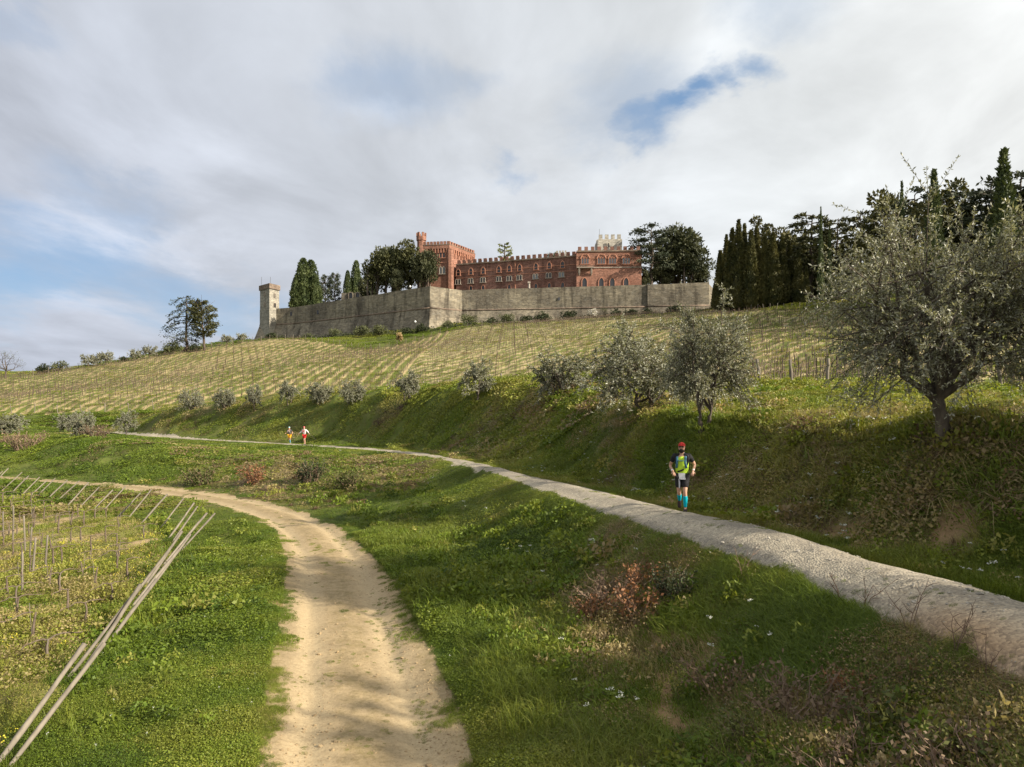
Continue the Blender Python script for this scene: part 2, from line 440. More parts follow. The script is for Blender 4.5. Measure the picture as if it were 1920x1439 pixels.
A[:nP, :nP] = tpsk((cu[:, None]-cu)**2+(cv[:, None]-cv)**2)+np.eye(nP)*2e-5
A[:nP, nP] = 1; A[:nP, nP+1] = cu; A[:nP, nP+2] = cv
A[nP:, :nP] = A[:nP, nP:].T
sol = np.linalg.solve(A, np.r_[pw, 0, 0, 0])
def tps_eval(th, lr):
    sh_ = th.shape; th = th.ravel(); lr = lr.ravel()*SL; o = np.empty(len(th)); st = 8000
    for i in range(0, len(th), st):
        a = th[i:i+st]; b = lr[i:i+st]
        d2 = (a[:, None]-cu)**2+(b[:, None]-cv)**2
        o[i:i+st] = (.5*d2*np.log(d2+1e-12)) @ sol[:nP] + sol[nP] + sol[nP+1]*a + sol[nP+2]*b
    return o.reshape(sh_)
def hermite(xc, v, xf):
    """cubic refinement along the last axis"""
    m = np.gradient(v, xc, axis=-1)
    i = np.clip(np.searchsorted(xc, xf, side='right')-1, 0, len(xc)-2); h = xc[i+1]-xc[i]; t = (xf-xc[i])/h
    return v[..., i]*(2*t**3-3*t*t+1)+m[..., i]*h*(t**3-2*t*t+t)+v[..., i+1]*(3*t*t-2*t**3)+m[..., i+1]*h*(t**3-t*t)
TH = np.r_[np.linspace(-math.pi, -1.0, 34, endpoint=False), np.linspace(-1.0, -.70, 40, endpoint=False), np.linspace(-.70, .70, 640), np.linspace(.70, 1.0, 41)[1:], np.linspace(1.0, math.pi, 35)[1:]]
LR = np.r_[np.linspace(math.log(2.5), math.log(5), 28, endpoint=False), np.linspace(math.log(5), math.log(120), 400, endpoint=False), np.linspace(math.log(120), math.log(330), 70, endpoint=False), np.linspace(math.log(330), math.log(4000), 22)]
MT, ML = np.meshgrid(TH, LR)
tc_ = np.r_[TH[:-1:3], TH[-1]]; lc_ = np.r_[LR[:-1:3], LR[-1]]
GW = tps_eval(*np.meshgrid(tc_, lc_))
GW = hermite(lc_, hermite(tc_, GW, TH).T, LR).T
xy = lambda L: [(p[0], p[1]) for p in L]
polyTrack = xy(trackL)+xy(trackR)[::-1]
polyRoad = xy(roadN)+xy(roadF)[::-1]
midline = lambda A_, B_: [((a[0]+b[0])/2, (a[1]+b[1])/2) for a, b in zip(A_, B_)]
trackMid = resample(midline(trackL, trackR), 1.0)
roadMid = resample(midline(roadN, roadF), 1.0)
# upper vineyard: two blocks of rows that run differently, met along x = XB
XB = -20.0
vbx = resample(xy(vb), 2.0); vtx = resample(xy(vt), 2.0)
polyVine = xy(vb)+xy(vt)
endline = [(-8.0, -4), (-6.2, 3), (-6.0, 5), (-6.15, 7.5), (-6.4, 8.8), (-6.75, 10.2), (-7.75, 13.2), (-9.0, 16.9), (-10.7, 22.2), (-12.3, 25.3), (-15.4, 28.8), (-18.6, 31.6), (-23.3, 35.6), (-29.5, 41), (-36, 46), (-52, 54)]
polyLow = endline+[(-120, 60), (-120, -4)]

def width_at(line, x, y): return polydist(x, y, line)
def surf_noise(x, y, r):
    # small unevenness of the ground
    n = (fbm(x*.55, y*.55, 3, 3)-.5)*.50+(fbm(x*1.9, y*1.9, 5, 3)-.5)*.16
    return n*np.clip(r/60+.75, 0, 1.8)
def height(x, y):
    r = np.hypot(x, y).clip(2.5); z = GW*r
    dT, _ = polydist(x, y, trackMid); dR, _ = polydist(x, y, roadMid)
    hw = 1.5
    flat = np.minimum(sstep(hw-.35, hw+1.1+1.5*sstep(0, -.5, dT), np.abs(dT)), sstep(1.25, 2.2+1.6*sstep(0, -.5, dR), np.abs(dR)))
    bank = sstep(0, .5, flat)
    far_crest = sstep(26, 34, y)*(dR < 0)*(dR > -16)*(x > -62)
    z = z+surf_noise(x, y, r)*bank*(1-.75*far_crest)
    # wheel ruts of the dirt track and a low grassy crown between them
    near = np.abs(dT) < 2.2
    rut = -.055*np.exp(-((np.abs(dT)-.72)/.22)**2)+.03*np.exp(-(dT/.32)**2)
    z = z+np.where(near, rut+(fbm(x*2.5, y*2.5, 9, 3)-.5)*.05, 0)
    rr = -.03*np.exp(-((np.abs(dR)-.62)/.2)**2)+(fbm(x*2.2, y*2.2, 19, 3)-.5)*.05
    z = z+np.where(np.abs(dR) < 1.6, rr, 0)
    return z
MX = np.exp(ML)*np.sin(MT); MY = np.exp(ML)*np.cos(MT)
MZ = height(MX, MY)
def ground(x, y):
    """height of the built mesh"""
    x = np.asarray(x, float); y = np.asarray(y, float)
    th = np.arctan2(x, y); lr = np.log(np.hypot(x, y).clip(2.5))
    i = np.clip(np.searchsorted(TH, th)-1, 0, len(TH)-2); j = np.clip(np.searchsorted(LR, lr)-1, 0, len(LR)-2)
    u = np.clip((th-TH[i])/(TH[i+1]-TH[i]), 0, 1); v = np.clip((lr-LR[j])/(LR[j+1]-LR[j]), 0, 1)
    return (MZ[j, i]*(1-u)+MZ[j, i+1]*u)*(1-v)+(MZ[j+1, i]*(1-u)+MZ[j+1, i+1]*u)*v
def gz(x, y): return float(ground(np.array([x]), np.array([y]))[0])

# regions: every terrain face belongs to one sheet
nr, nc = MT.shape
fx = (MX[:-1, :-1]+MX[1:, 1:])/2; fy = (MY[:-1, :-1]+MY[1:, 1:])/2
def region(x, y):
    ra = np.clip(np.hypot(x, y)/25, .5, 2)
    wx = x+((fbm(x*.9, y*.9, 31, 4)-.5)*1.15+(vnoise(x*5, y*5, 33)-.5)*.1)*np.minimum(ra, 1)
    wy = y+((fbm(x*.9, y*.9, 41, 4)-.5)*1.15+(vnoise(x*5, y*5, 43)-.5)*.1)*np.minimum(ra, 1)
    reg = np.zeros(x.shape, int)
    q = inpoly(x, y, polyVine)
    reg[q & (x < XB)] = 3; reg[q & (x >= XB)] = 4
    reg[inpoly(wx, wy, polyLow)] = 5
    reg[inpoly(wx, wy, polyTrack)] = 1
    wx = x+(wx-x)*.62; wy = y+(wy-y)*.62
    reg[inpoly(wx, wy, polyRoad)] = 2
    return reg
REG = region(fx, fy)
ROWL = np.array([0.0, 1.0]); ROWR = np.array([.65, .76]); ROWLOW = np.array([.36, .933])
ROWW = 2.3
# masks that belong to the ground itself
dT_, aT_ = polydist(MX, MY, trackMid); dR_, aR_ = polydist(MX, MY, roadMid)
def dryness(x, y):
    """brown, dead growth: the scrub on the bank beside the camera, the cut face of the upper bank, patches"""
    n = fbm(x*.35, y*.35, 61, 4)
    a = sstep(0, 1, (x-1.9)/1.2)*sstep(0, 1, (9.8-y)/2.5)*sstep(-.1, .3, 5.6-x+.12*y)*(y < 12)
    b = np.exp(-(((x-1.9)/.95)**2+((y-12.6)/2.6)**2))*1.1
    dR2, _ = polydist(x, y, roadMid)
    c = sstep(1.5, 2.4, dR2)*sstep(4.6, 3.4, dR2)*sstep(20, 13, y)*.65
    dT2, _ = polydist(x, y, trackMid)
    e = sstep(.52, .62, fbm(x*.16, y*.16, 67, 3))*.35*sstep(2, 3, dT2)
    f = sstep(0, 4, 48-y)*sstep(30, 36, y)*sstep(-30, -22, x)*sstep(-6, -9, x)*.6
    return np.clip((a*.9+b+c+e+f)*(1.9*n), 0, 1)*sstep(.30, .5, fbm(x*1.1, y*1.1, 63, 3))
def earth(x, y):
    """bare soil showing through"""
    n = fbm(x*.5, y*.5, 71, 4)
    v = np.zeros(np.shape(x))
    for cx_, cy_, sx_, sy_, a_ in [(2.45, 10.6, .55, .95, 1.1), (2.05, 9.0, .42, .7, .9), (6.6, 14.2, .8, 1.0, 1.0), (7.6, 12.4, .8, .7, .6), (4.6, 21.3, .6, .9, .75), (11.0, 25.0, 2.8, .6, .8), (-5.7, 16.0, .7, .5, .6), (-6.5, 14, .8, .4, .6)]:
        v = v+a_*np.exp(-(((x-cx_)/sx_)**2+((y-cy_)/sy_)**2))
    return np.clip(v*1.5*sstep(.40, .62, fbm(x*1.3+3, y*1.3, 73, 4)*.6+n*.4)*1.2, 0, 1)
DRY = dryness(MX, MY); EAR = earth(MX, MY)

def ground_mats():
    # hillside: matted grass, thatch and soil; individual blades stand on it
    m, N, b = base_mat('turf_ground', .95, .1)
    p = wpos(N)
    n1 = N.noise(p, .5, 5, .6); n2 = N.noise(p, 3.0, 5, .65); n3 = N.noise(p, 22.0, 3, .6)
    g = N.mix(N.range(n1, .35, .65), C4((.05, .072, .013)), C4((.105, .125, .028)))
    g = N.mix(N.range(n2, .5, .72), g, C4((.10, .085, .035)))
    dry = N.new('ShaderNodeAttribute', attribute_name='dry').outputs['Fac']
    ear = N.new('ShaderNodeAttribute', attribute_name='earth').outputs['Fac']
    g = N.mix(N.math('MULTIPLY', dry, N.range(n2, .2, .6, .5, 1.1), clamp=True), g, N.mix(n3, C4((.075, .052, .028)), C4((.15, .11, .065))))
    g = N.mix(ear, g, N.mix(n2, C4((.20, .125, .062)), C4((.32, .215, .115))))
    g = N.mix(1.0, g, N.mix(n3, C4((.72, .72, .72)), C4((1.28, 1.28, 1.28))), 'MULTIPLY')
    N.l.new(g, b.inputs['Base Color']); bump(N, b, n3, .6, .04)
    turf = m
    # dirt track: yellow clay, two worn wheel ruts, crumbs and weeds between
    m, N, b = base_mat('clay_track', .95, .1)
    p = wpos(N)
    lat = N.new('ShaderNodeAttribute', attribute_name='lat').outputs['Fac']
    al = N.math('ABSOLUTE', lat)
    n1 = N.noise(p, .7, 5, .6); n2 = N.noise(p, 5.0, 6, .65); n3 = N.noise(p, 45.0, 3, .6)
    c = N.mix(N.range(n1, .3, .7), C4((.27, .205, .122)), C4((.365, .28, .168)))
    rut = N.range(N.math('ABSOLUTE', N.math('SUBTRACT', al, .72)), .10, .42, 1.0, 0.0, smooth=True)
    c = N.mix(N.math('MULTIPLY', rut, .6), c, C4((.40, .315, .195)))
    mid_ = N.range(al, .12, .5, 1.0, 0.0, smooth=True)
    c = N.mix(N.math('MULTIPLY', mid_, N.range(n2, .36, .6, .05, .6)), c, C4((.20, .155, .078)))
    # straight-ribbed damp tyre lines
    st = N.math('SINE', N.math('MULTIPLY', lat, 34.0))
    c = N.mix(N.math('MULTIPLY', N.range(st, .2, 1.0), N.range(n2, .4, .6, 0, .22)), c, C4((.33, .24, .135)))
    c = N.mix(N.math('MULTIPLY', N.range(n2, .56, .70), N.range(rut, 0, 1, .75, .1)), c, C4((.20, .155, .075)))
    edge = N.range(al, 1.0, 1.55, 0.0, 1.0, smooth=True)
    c = N.mix(N.math('MULTIPLY', edge, N.range(n2, .38, .58, .1, .85)), c, C4((.20, .16, .07)))
    n4 = N.noise(p, 13.0, 4, .7)
    c = N.mix(1.0, c, N.mix(N.range(n4, .3, .7), C4((.76, .75, .72)), C4((1.2, 1.2, 1.2))), 'MULTIPLY')
    c = N.mix(N.math('MULTIPLY', N.range(n4, .60, .68), N.range(n1, .35, .6, .15, .8)), c, C4((.11, .085, .04)))
    c = N.mix(1.0, c, N.mix(n3, C4((.80, .79, .77)), C4((1.18, 1.18, 1.18))), 'MULTIPLY')
    N.l.new(c, b.inputs['Base Color'])
    bump(N, b, N.math('ADD', n2, N.math('MULTIPLY', n3, .4)), .55, .03)
    clay = m
    # gravel road: pale grey limestone grit, buff where the wheels run, a rust-coloured patch in front
    m, N, b = base_mat('limestone_gravel', .95, .1)
    p = wpos(N)
    lat = N.new('ShaderNodeAttribute', attribute_name='lat').outputs['Fac']
    al = N.math('ABSOLUTE', lat)
    n1 = N.noise(p, .8, 5, .6); n2 = N.noise(p, 6.0, 6, .7)
    vo = N.new('ShaderNodeTexVoronoi'); N.l.new(p, vo.inputs['Vector']); vo.inputs['Scale'].default_value = 28.0
    vsep = N.new('ShaderNodeSeparateColor'); N.l.new(vo.outputs['Color'], vsep.inputs[0])
    c = N.mix(N.range(n1, .3, .7), C4((.215, .19, .15)), C4((.32, .283, .222)))
    rut = N.range(N.math('ABSOLUTE', N.math('SUBTRACT', al, .62)), .08, .36, 1.0, 0.0, smooth=True)
    c = N.mix(N.math('MULTIPLY', rut, .75), c, C4((.39, .34, .255)))
    c = N.mix(N.range(n2, .55, .70, 0, .7), c, C4((.20, .165, .11)))
    rust = N.new('ShaderNodeAttribute', attribute_name='earth').outputs['Fac']
    c = N.mix(rust, c, N.mix(n2, C4((.29, .165, .075)), C4((.40, .25, .13))))
    c = N.mix(1.0, c, N.mix(vsep.outputs[0], C4((.70, .70, .72)), C4((1.28, 1.27, 1.25))), 'MULTIPLY')
    N.l.new(c, b.inputs['Base Color'])
    bump(N, b, N.math('ADD', N.math('MULTIPLY', vo.outputs['Distance'], -1.0), n2), .6, .02)
    grit = m
    # vineyard floors: pale clods and prunings under the rows, thin grass between
    def vine(name, per, tan1, tan2, gr1, gr2, amt):
        m, N, b = base_mat(name, .95, .1)
        p = wpos(N)
        row = N.new('ShaderNodeAttribute', attribute_name='row').outputs['Fac']
        n1 = N.noise(p, .06, 4, .6); n2 = N.noise(p, 1.3, 6, .7); n3 = N.noise(p, 9.0, 4, .65)
        ph = N.math('MULTIPLY', N.math('ADD', row, N.math('MULTIPLY', N.math('SUBTRACT', n2, .5), .14*per)), 2*math.pi/per)
        s = N.math('COSINE', ph)
        t = N.mix(n3, C4(tan1), C4(tan2)); g = N.mix(n3, C4(gr1), C4(gr2))
        # bands of greener ground where the sward has taken
        k = N.math('ADD', N.range(s, -.15, .7), N.range(n1, .36, .66, amt, -amt))
        k = N.math('ADD', k, N.range(n2, .3, .7, -.16, .16), clamp=True)
        c = N.mix(k, g, t)
        ear = N.new('ShaderNodeAttribute', attribute_name='earth').outputs['Fac']
        c = N.mix(ear, c, C4((.33, .22, .12)))
        N.l.new(c, b.inputs['Base Color']); bump(N, b, n3, .7, .08)
        return m
    va = vine('vineyard_soil_left', ROWW, (.25, .195, .095), (.41, .325, .17), (.085, .112, .022), (.15, .165, .042), .42)
    vr = vine('vineyard_soil_right', ROWW, (.26, .21, .105), (.42, .34, .19), (.095, .12, .026), (.165, .178, .05), .38)
    vl = vine('vineyard_soil_low', 1.6, (.21, .155, .08), (.34, .26, .145), (.085, .10, .022), (.16, .16, .042), .5)
    return turf, clay, grit, va, vr, vl
GM = ground_mats()
# gravel road: rust-coloured patch close to the camera
RUST = np.clip(.8*np.exp(-(((MX-4.85)/.38)**2+((MY-7.0)/1.3)**2))*(.4+1.2*fbm(MX*1.2, MY*1.2, 77, 3)), 0, 1)
V = np.stack([MX, MY, MZ], -1).reshape(-1, 3)
idx = np.arange(nr*nc).reshape(nr, nc)
Q = np.stack([idx[:-1, :-1], idx[:-1, 1:], idx[1:, 1:], idx[1:, :-1]], -1)
rowL = (MX*ROWL[1]-MY*ROWL[0]).ravel(); rowR = (MX*ROWR[1]-MY*ROWR[0]).ravel(); rowLow = (MX*ROWLOW[1]-MY*ROWLOW[0]).ravel()
for k, nm in enumerate(['hillside', 'dirt_track', 'gravel_road', 'vineyard_ground', 'vineyard_ground', 'vineyard_field']):
    q = Q[REG == k].reshape(-1, 4)[:, ::-1]
    if k == 0:   # close the small ring under the camera
        pass
    used, inv = np.unique(q, return_inverse=True)
    f = inv.reshape(-1, 4)
    at = {'dry': DRY.ravel()[used], 'earth': (RUST if k == 2 else EAR).ravel()[used]}
    if k in (1, 2): at['lat'] = (dT_ if k == 1 else dR_).ravel()[used]
    if k >= 3: at['row'] = (rowL, rowR, rowLow)[k-3][used]
    o = link(nm, np_mesh(nm, V[used], f, [GM[k]], True, at)); tag(o, kind='structure')
ring = idx[0, :-1]
g = Geo(); rv = np.concatenate([V[ring], [[0, 0, float(MZ[0].mean())]]])
g.add(rv, [(i, (i+1) % len(ring), len(ring)) for i in range(len(ring))][::1])
tag(link('ground', g.mesh('ground', [GM[0]])), kind='structure')

# ------------------------------------------------------------------ ground cover: tufts set out on the terrain
def blades(g, n, rad, h0, h1, w, lean=.35, droop=.3, clump=0.0):
    """n tapering grass blades in a patch: quad and tip each"""
    a = g.uniform(0, 2*math.pi, n); q = rad*np.sqrt(g.uniform(0, 1, n))
    base = np.stack([np.cos(a)*q, np.sin(a)*q, np.full(n, -.03)], 1)
    b = g.uniform(0, 2*math.pi, n); h = g.uniform(h0, h1, n)
    out = np.stack([np.cos(b), np.sin(b), np.zeros(n)], 1)
    if clump: out = unit(out*(1-clump)+unit(base+1e-6)*clump)
    ln = (lean*g.uniform(.2, 1.2, n)*h)[:, None]
    side = np.stack([-out[:, 1], out[:, 0], np.zeros(n)], 1)*(w*g.uniform(.6, 1.2, n)/2)[:, None]
    up = np.array([0, 0, 1.])
    mid = base+out*ln*.45+up*(h*.6)[:, None]
    tip = base+out*(ln*(1+droop*2))+up*(h*(1-droop*.35))[:, None]
    v = np.stack([base-side, base+side, mid+side*.75, mid-side*.75, tip], 1)
    f = []
    for i in range(n):
        k = i*5; f.append((k, k+1, k+2, k+3)); f.append((k+3, k+2, k+4))
    return v.reshape(-1, 3), f
def leafpatch(g, n, rad, h0, h1, L, Wd, up=.9):
    a = g.uniform(0, 2*math.pi, n); q = rad*np.sqrt(g.uniform(0, 1, n))
    c = np.stack([np.cos(a)*q, np.sin(a)*q, g.uniform(h0, h1, n)], 1)
    d = g.normal(size=(n, 3))*np.array([1, 1, 1-up*.75])
    return leaf_quads(c, d, L*g.uniform(.7, 1.2, n), Wd*g.uniform(.7, 1.2, n), g)
def src_collection(name, meshes):
    c = bpy.data.collections.new(name)
    for i, m in enumerate(meshes):
        c.objects.link(bpy.data.objects.new('%s_%d' % (name, i), m))
    return c
def scatter(name, coll, pts, rot, scl, tint, vi, kind='stuff'):
    n = len(pts)
    me = bpy.data.meshes.new(name); me.vertices.add(n)
    me.vertices.foreach_set('co', np.asarray(pts, np.float32).ravel())
    for k, t, arr in (('rot', 'FLOAT_VECTOR', rot), ('scl', 'FLOAT_VECTOR', scl)):
        me.attributes.new(k, t, 'POINT').data.foreach_set('vector', np.asarray(arr, np.float32).ravel())
    me.attributes.new('tint', 'FLOAT', 'POINT').data.foreach_set('value', np.asarray(tint, np.float32))
    me.attributes.new('vi', 'INT', 'POINT').data.foreach_set('value', np.asarray(vi, np.int32))
    o = link(name, me); tag(o, kind=kind)
    key = 'scatter_'+coll.name
    t = bpy.data.node_groups.get(key)
    if t is None:
        t = bpy.data.node_groups.new(key, 'GeometryNodeTree')
        t.interface.new_socket('Geometry', in_out='INPUT', socket_type='NodeSocketGeometry')
        t.interface.new_socket('Geometry', in_out='OUTPUT', socket_type='NodeSocketGeometry')
        gi = t.nodes.new('NodeGroupInput'); go = t.nodes.new('NodeGroupOutput')
        mp = t.nodes.new('GeometryNodeMeshToPoints'); ip = t.nodes.new('GeometryNodeInstanceOnPoints')
        ci = t.nodes.new('GeometryNodeCollectionInfo'); ci.inputs['Collection'].default_value = coll
        ci.inputs['Separate Children'].default_value = True; ci.inputs['Reset Children'].default_value = True
        ip.inputs['Pick Instance'].default_value = True
        def attr(nm, ty):
            a = t.nodes.new('GeometryNodeInputNamedAttribute'); a.data_type = ty; a.inputs['Name'].default_value = nm
            return a.outputs['Attribute']
        L = t.links.new
        L(gi.outputs[0], mp.inputs['Mesh']); L(mp.outputs[0], ip.inputs['Points']); L(ci.outputs[0], ip.inputs['Instance'])
        L(attr('vi', 'INT'), ip.inputs['Instance Index']); L(attr('scl', 'FLOAT_VECTOR'), ip.inputs['Scale'])
        er = t.nodes.new('FunctionNodeEulerToRotation'); L(attr('rot', 'FLOAT_VECTOR'), er.inputs[0]); L(er.outputs[0], ip.inputs['Rotation'])
        L(ip.outputs[0], go.inputs[0])
    md = o.modifiers.new('scatter', 'NODES'); md.node_group = t
    return o

RAMP = [(0.0, (.058, .098, .010)), (.25, (.125, .172, .018)), (.48, (.205, .220, .036)), (.62, (.26, .235, .065)), (.78, (.30, .235, .12)), (.9, (.19, .130, .075)), (1.0, (.10, .062, .04))]
M_GRASS = m_leaf('grass_blade', None, None, trans=.34, rough=.55, spec=.25, tint=RAMP)
gs = np.random.default_rng(11)
def bm_(v, f, nm, m): return np_mesh(nm, v, f, [m])
def q_(v4, nm, m): return Geo().quads(v4).mesh(nm, [m])
def tuft(nm, n, rad, h0, h1, w, **k): return bm_(*blades(gs, n, rad, h0, h1, w, **k), nm, M_GRASS)
def mixpatch(nm, rad, w, parts, k):
    """one patch of sward: blades and leaves together"""
    G = Geo()
    for p in parts:
        if p[0] == 'b':
            v, f = blades(gs, int(p[1]*k), rad*p[5] if len(p) > 5 else rad, p[2], p[3], w*p[4], lean=.55, droop=.45); G.add(v, f)
        elif p[0] == 'd':
            # dry bunches: blades springing from a few crowns
            for _ in range(int(p[1]*k/26)+1):
                a_ = gs.uniform(0, 6.283); q = rad*math.sqrt(gs.uniform())
                v, f = blades(gs, 26, rad*.16, p[2], p[3], w*p[4], lean=1.0, droop=.8, clump=.75); G.add(v+np.array([math.cos(a_)*q, math.sin(a_)*q, 0]), f)
        else:
            G.quads(leafpatch(gs, int(p[1]*k), rad, p[2], p[3], w*p[4], w*p[4]*.75, up=p[5]))
    return G.mesh(nm, [M_GRASS])
def patch_set(rad, w, k):
    hs = 1.0
    out = []
    for _ in range(2): out.append(mixpatch('short', rad, w, [('b', 200, .04, .13, 1.0), ('l', 130, .01, .06, 2.8, .85)], k))
    for _ in range(2): out.append(mixpatch('tall', rad, w, [('b', 190, .06, .18, 1.0), ('b', 110, .16, .34, 1.0), ('l', 40, .02, .10, 3.0, .7)], k))
    for _ in range(2): out.append(mixpatch('clover', rad, w, [('l', 300, .01, .075, 2.9, .8), ('b', 60, .04, .12, .9)], k))
    for _ in range(2): out.append(mixpatch('dry', rad, w, [('d', 170, .14, .42, .8), ('b', 60, .05, .2, .8), ('l', 50, .01, .08, 4, .7)], k))
    for _ in range(2): out.append(mixpatch('scrub', rad, w, [('l', 260, .02, .24, 3.2, .35), ('b', 70, .08, .3, .7)], k))
    return out
near_src = patch_set(.42, .010, 1.0)
mid_src = patch_set(.90, .023, 1.1)
far_src = patch_set(1.7, .058, 1.1)
C_NEAR = src_collection('near_tufts', near_src); C_MID = src_collection('mid_tufts', mid_src); C_FAR = src_collection('far_tufts', far_src)

def sample(n, r0, r1, th=.72):
    if r1 < 45: th = .92; n = int(n*1.28)
    t = rng.uniform(-th, th, n); r = np.exp(rng.uniform(math.log(r0), math.log(r1), n))
    return r*np.sin(t), r*np.cos(t)
def tilt(x, y, lam=1.0):
    """rotations that lay a patch on the slope, turned at random"""
    e = .5
    gx = (ground(x+e, y)-ground(x-e, y))/(2*e); gy = (ground(x, y+e)-ground(x, y-e))/(2*e)
    gx = np.clip(gx*lam, -1, 1); gy = np.clip(gy*lam, -1, 1); out = np.zeros((len(x), 3)); rz = rng.uniform(0, 6.283, len(x))
    for i in range(len(x)):
        n = Vector((-gx[i], -gy[i], 1.0)).normalized()
        q = Vector((0, 0, 1)).rotation_difference(n).to_matrix() @ Matrix.Rotation(rz[i], 3, 'Z')
        out[i] = q.to_euler()
    return out
def cover(name, coll, rad, n, r0, r1, edge=False):
    x, y = sample(n, r0, r1)
    if edge:
        e = np.minimum.reduce([np.abs(polydist(x, y, xy(L_))[0]) for L_ in (trackL, trackR, roadN, roadF)]); k_ = e < .7; x, y = x[k_], y[k_]; n = len(x)
    n = len(x); reg = region(x, y)
    dT, _ = polydist(x, y, trackMid); dR, _ = polydist(x, y, roadMid); aT, aR = np.abs(dT), np.abs(dR)
    dry = dryness(x, y); ear = earth(x, y)
    n1 = fbm(x*.25, y*.25, 101, 4); n2 = fbm(x*1.4, y*1.4, 103, 3); u = rng.uniform(size=n)
    r = np.hypot(x, y)
    keep = np.zeros(n, bool)
    keep |= (reg == 0) & (u > ear*.97)
    keep |= (reg == 5) & (u < .62)
    keep |= (reg == 1) & (u < .5*sstep(.48, .66, n2)+.6*np.exp(-(dT/.26)**2)*sstep(.46, .6, n2)*(y > 15)+.8*sstep(1.0, 1.55, aT)*sstep(.40, .6, n2))
    keep |= (reg == 2) & (u < .1*sstep(.55, .68, n2)+.3*np.exp(-(dR/.2)**2)*sstep(.5, .62, n2)+.5*sstep(.8, 1.15, aR)*sstep(.45, .6, n2))
    left = inpoly(x, y, polyVine) & (r < 130)
    x, y, reg, dT, dR, dry, n1, n2, r, ear = [q[keep] for q in (x, y, reg, dT, dR, dry, n1, n2, r, ear)]
    k = len(x); u = rng.uniform(size=k); u2 = rng.uniform(size=k)
    # verge beside the dirt track is short clover; banks carry longer grass
    verge = (reg == 0) & (np.abs(dT) < 4.3) & (dT < 2.1) & (y < 66)
    terr = (reg == 0) & (np.abs(dR) > 6.5) & (dR > 0)
    tall = (reg == 0) & ~verge & ~terr
    vi = np.where(u < .5, 0, 4)
    vi = np.where(tall, np.where(u < .40, 0, np.where(u < .8, 2, 4)), vi)
    vi = np.where(verge, np.where(u < .30, 0, 4), vi)
    isdry = (u2 < dry*.8) & (reg == 0)
    vi = np.where(isdry, np.where(u < .68, 6, 8), vi)
    vi = np.where((reg == 5) & (u > .72), 8, vi)
    vi = vi+rng.integers(0, 2, k)
    tint = .22+.34*(n1-.5)*2+rng.normal(0, .07, k)
    tint = np.where(terr, tint+.2, tint)
    tint = np.where(verge, .22+.22*(n1-.5)*2+.30*(n2-.5)*2+rng.normal(0, .06, k), tint)
    tint = np.where(tall & (dR > 0), tint+.15, tint)
    crest = (np.abs(dR) > 5.2) & (np.abs(dR) < 8.5) & (dR > 0)
    tint = np.where(crest, tint+.08, tint)
    tint = np.where(reg == 5, .52+.7*(n2-.5)+rng.normal(0, .13, k), tint)
    tint = np.clip(tint, 0, .74)
    tint = np.where(isdry, np.clip(rng.normal(.80, .11, k), .58, 1), tint)
    tint = np.where(reg == 1, np.clip(tint, .1, .45), tint)
    s = rng.uniform(.65, 1.2, k)
    s = np.where(np.isin(reg, [1, 2]), s*rng.uniform(.05, .16, k)*np.where((np.abs(dT) > 1.05) & (reg == 1), 2.2, 1), s); s = np.where(reg == 5, s*.8, s)
    hz = rng.uniform(.75, 1.25, k)*(1+.35*(n2-.5)*2)
    hz = np.where(verge, hz*.8, hz)*np.clip(1-np.hypot(x, y)/260, .6, 1)
    rv = (reg == 0) & (dR < 0) & (dR > np.where(y > 28, -15, -3.4)) & (y > 15)
    hz = np.where(rv, hz*.55, hz); vi = np.where(rv & (vi < 6), np.where(u < .6, 4, 0)+vi % 2, vi)
    tv = (reg == 0) & (np.abs(dT) < 5.5) & (y > 24); hz = np.where(tv, hz*.6, hz)
    tk = np.isin(reg, [1, 2]); hz = np.where(tk, 1.8, hz); vi = np.where(tk, vi % 2, vi)
    # patches stop at the edges of the tracks
    e = np.minimum.reduce([np.abs(polydist(x, y, xy(L_))[0]) for L_ in (trackL, trackR, roadN, roadF)])
    s = np.where(tk, s, np.minimum(s, np.maximum((e+.10)/rad, .16)))
    rot = tilt(x, y)
    pts = np.stack([x, y, ground(x, y)], 1)
    scatter(name, coll, pts, rot, np.stack([s, s*rng.uniform(.7, 1.0, k), s*hz], 1), tint, vi)
cover('grass', C_NEAR, .42, 7500, 4.0, 16)
cover('grass', C_NEAR, .42, 60000, 5, 30, True)
cover('grass', C_MID, .9, 20000, 28, 90, True)
cover('grass', C_MID, .9, 7500, 14, 42)
cover('grass', C_FAR, 1.7, 9500, 38, 135)
# sward further up: terrace edges, crest below the castle wall
x, y = sample(7000, 120, 300)
reg = region(x, y); k_ = (reg == 0); x, y = x[k_], y[k_]; k = len(x)
n1 = fbm(x*.06, y*.06, 107, 4)
scatter('grass', C_FAR, np.stack([x, y, ground(x, y)], 1), np.stack([np.zeros(k), np.zeros(k), rng.uniform(0, 6.3, k)], 1), np.full((k, 3), 1.4)*rng.uniform(.7, 1.3, (k, 1)), np.clip(.3+(n1-.5)*.9, 0, .7), np.where(rng.uniform(size=k) < .6, 4, 0)+rng.integers(0, 2, k))

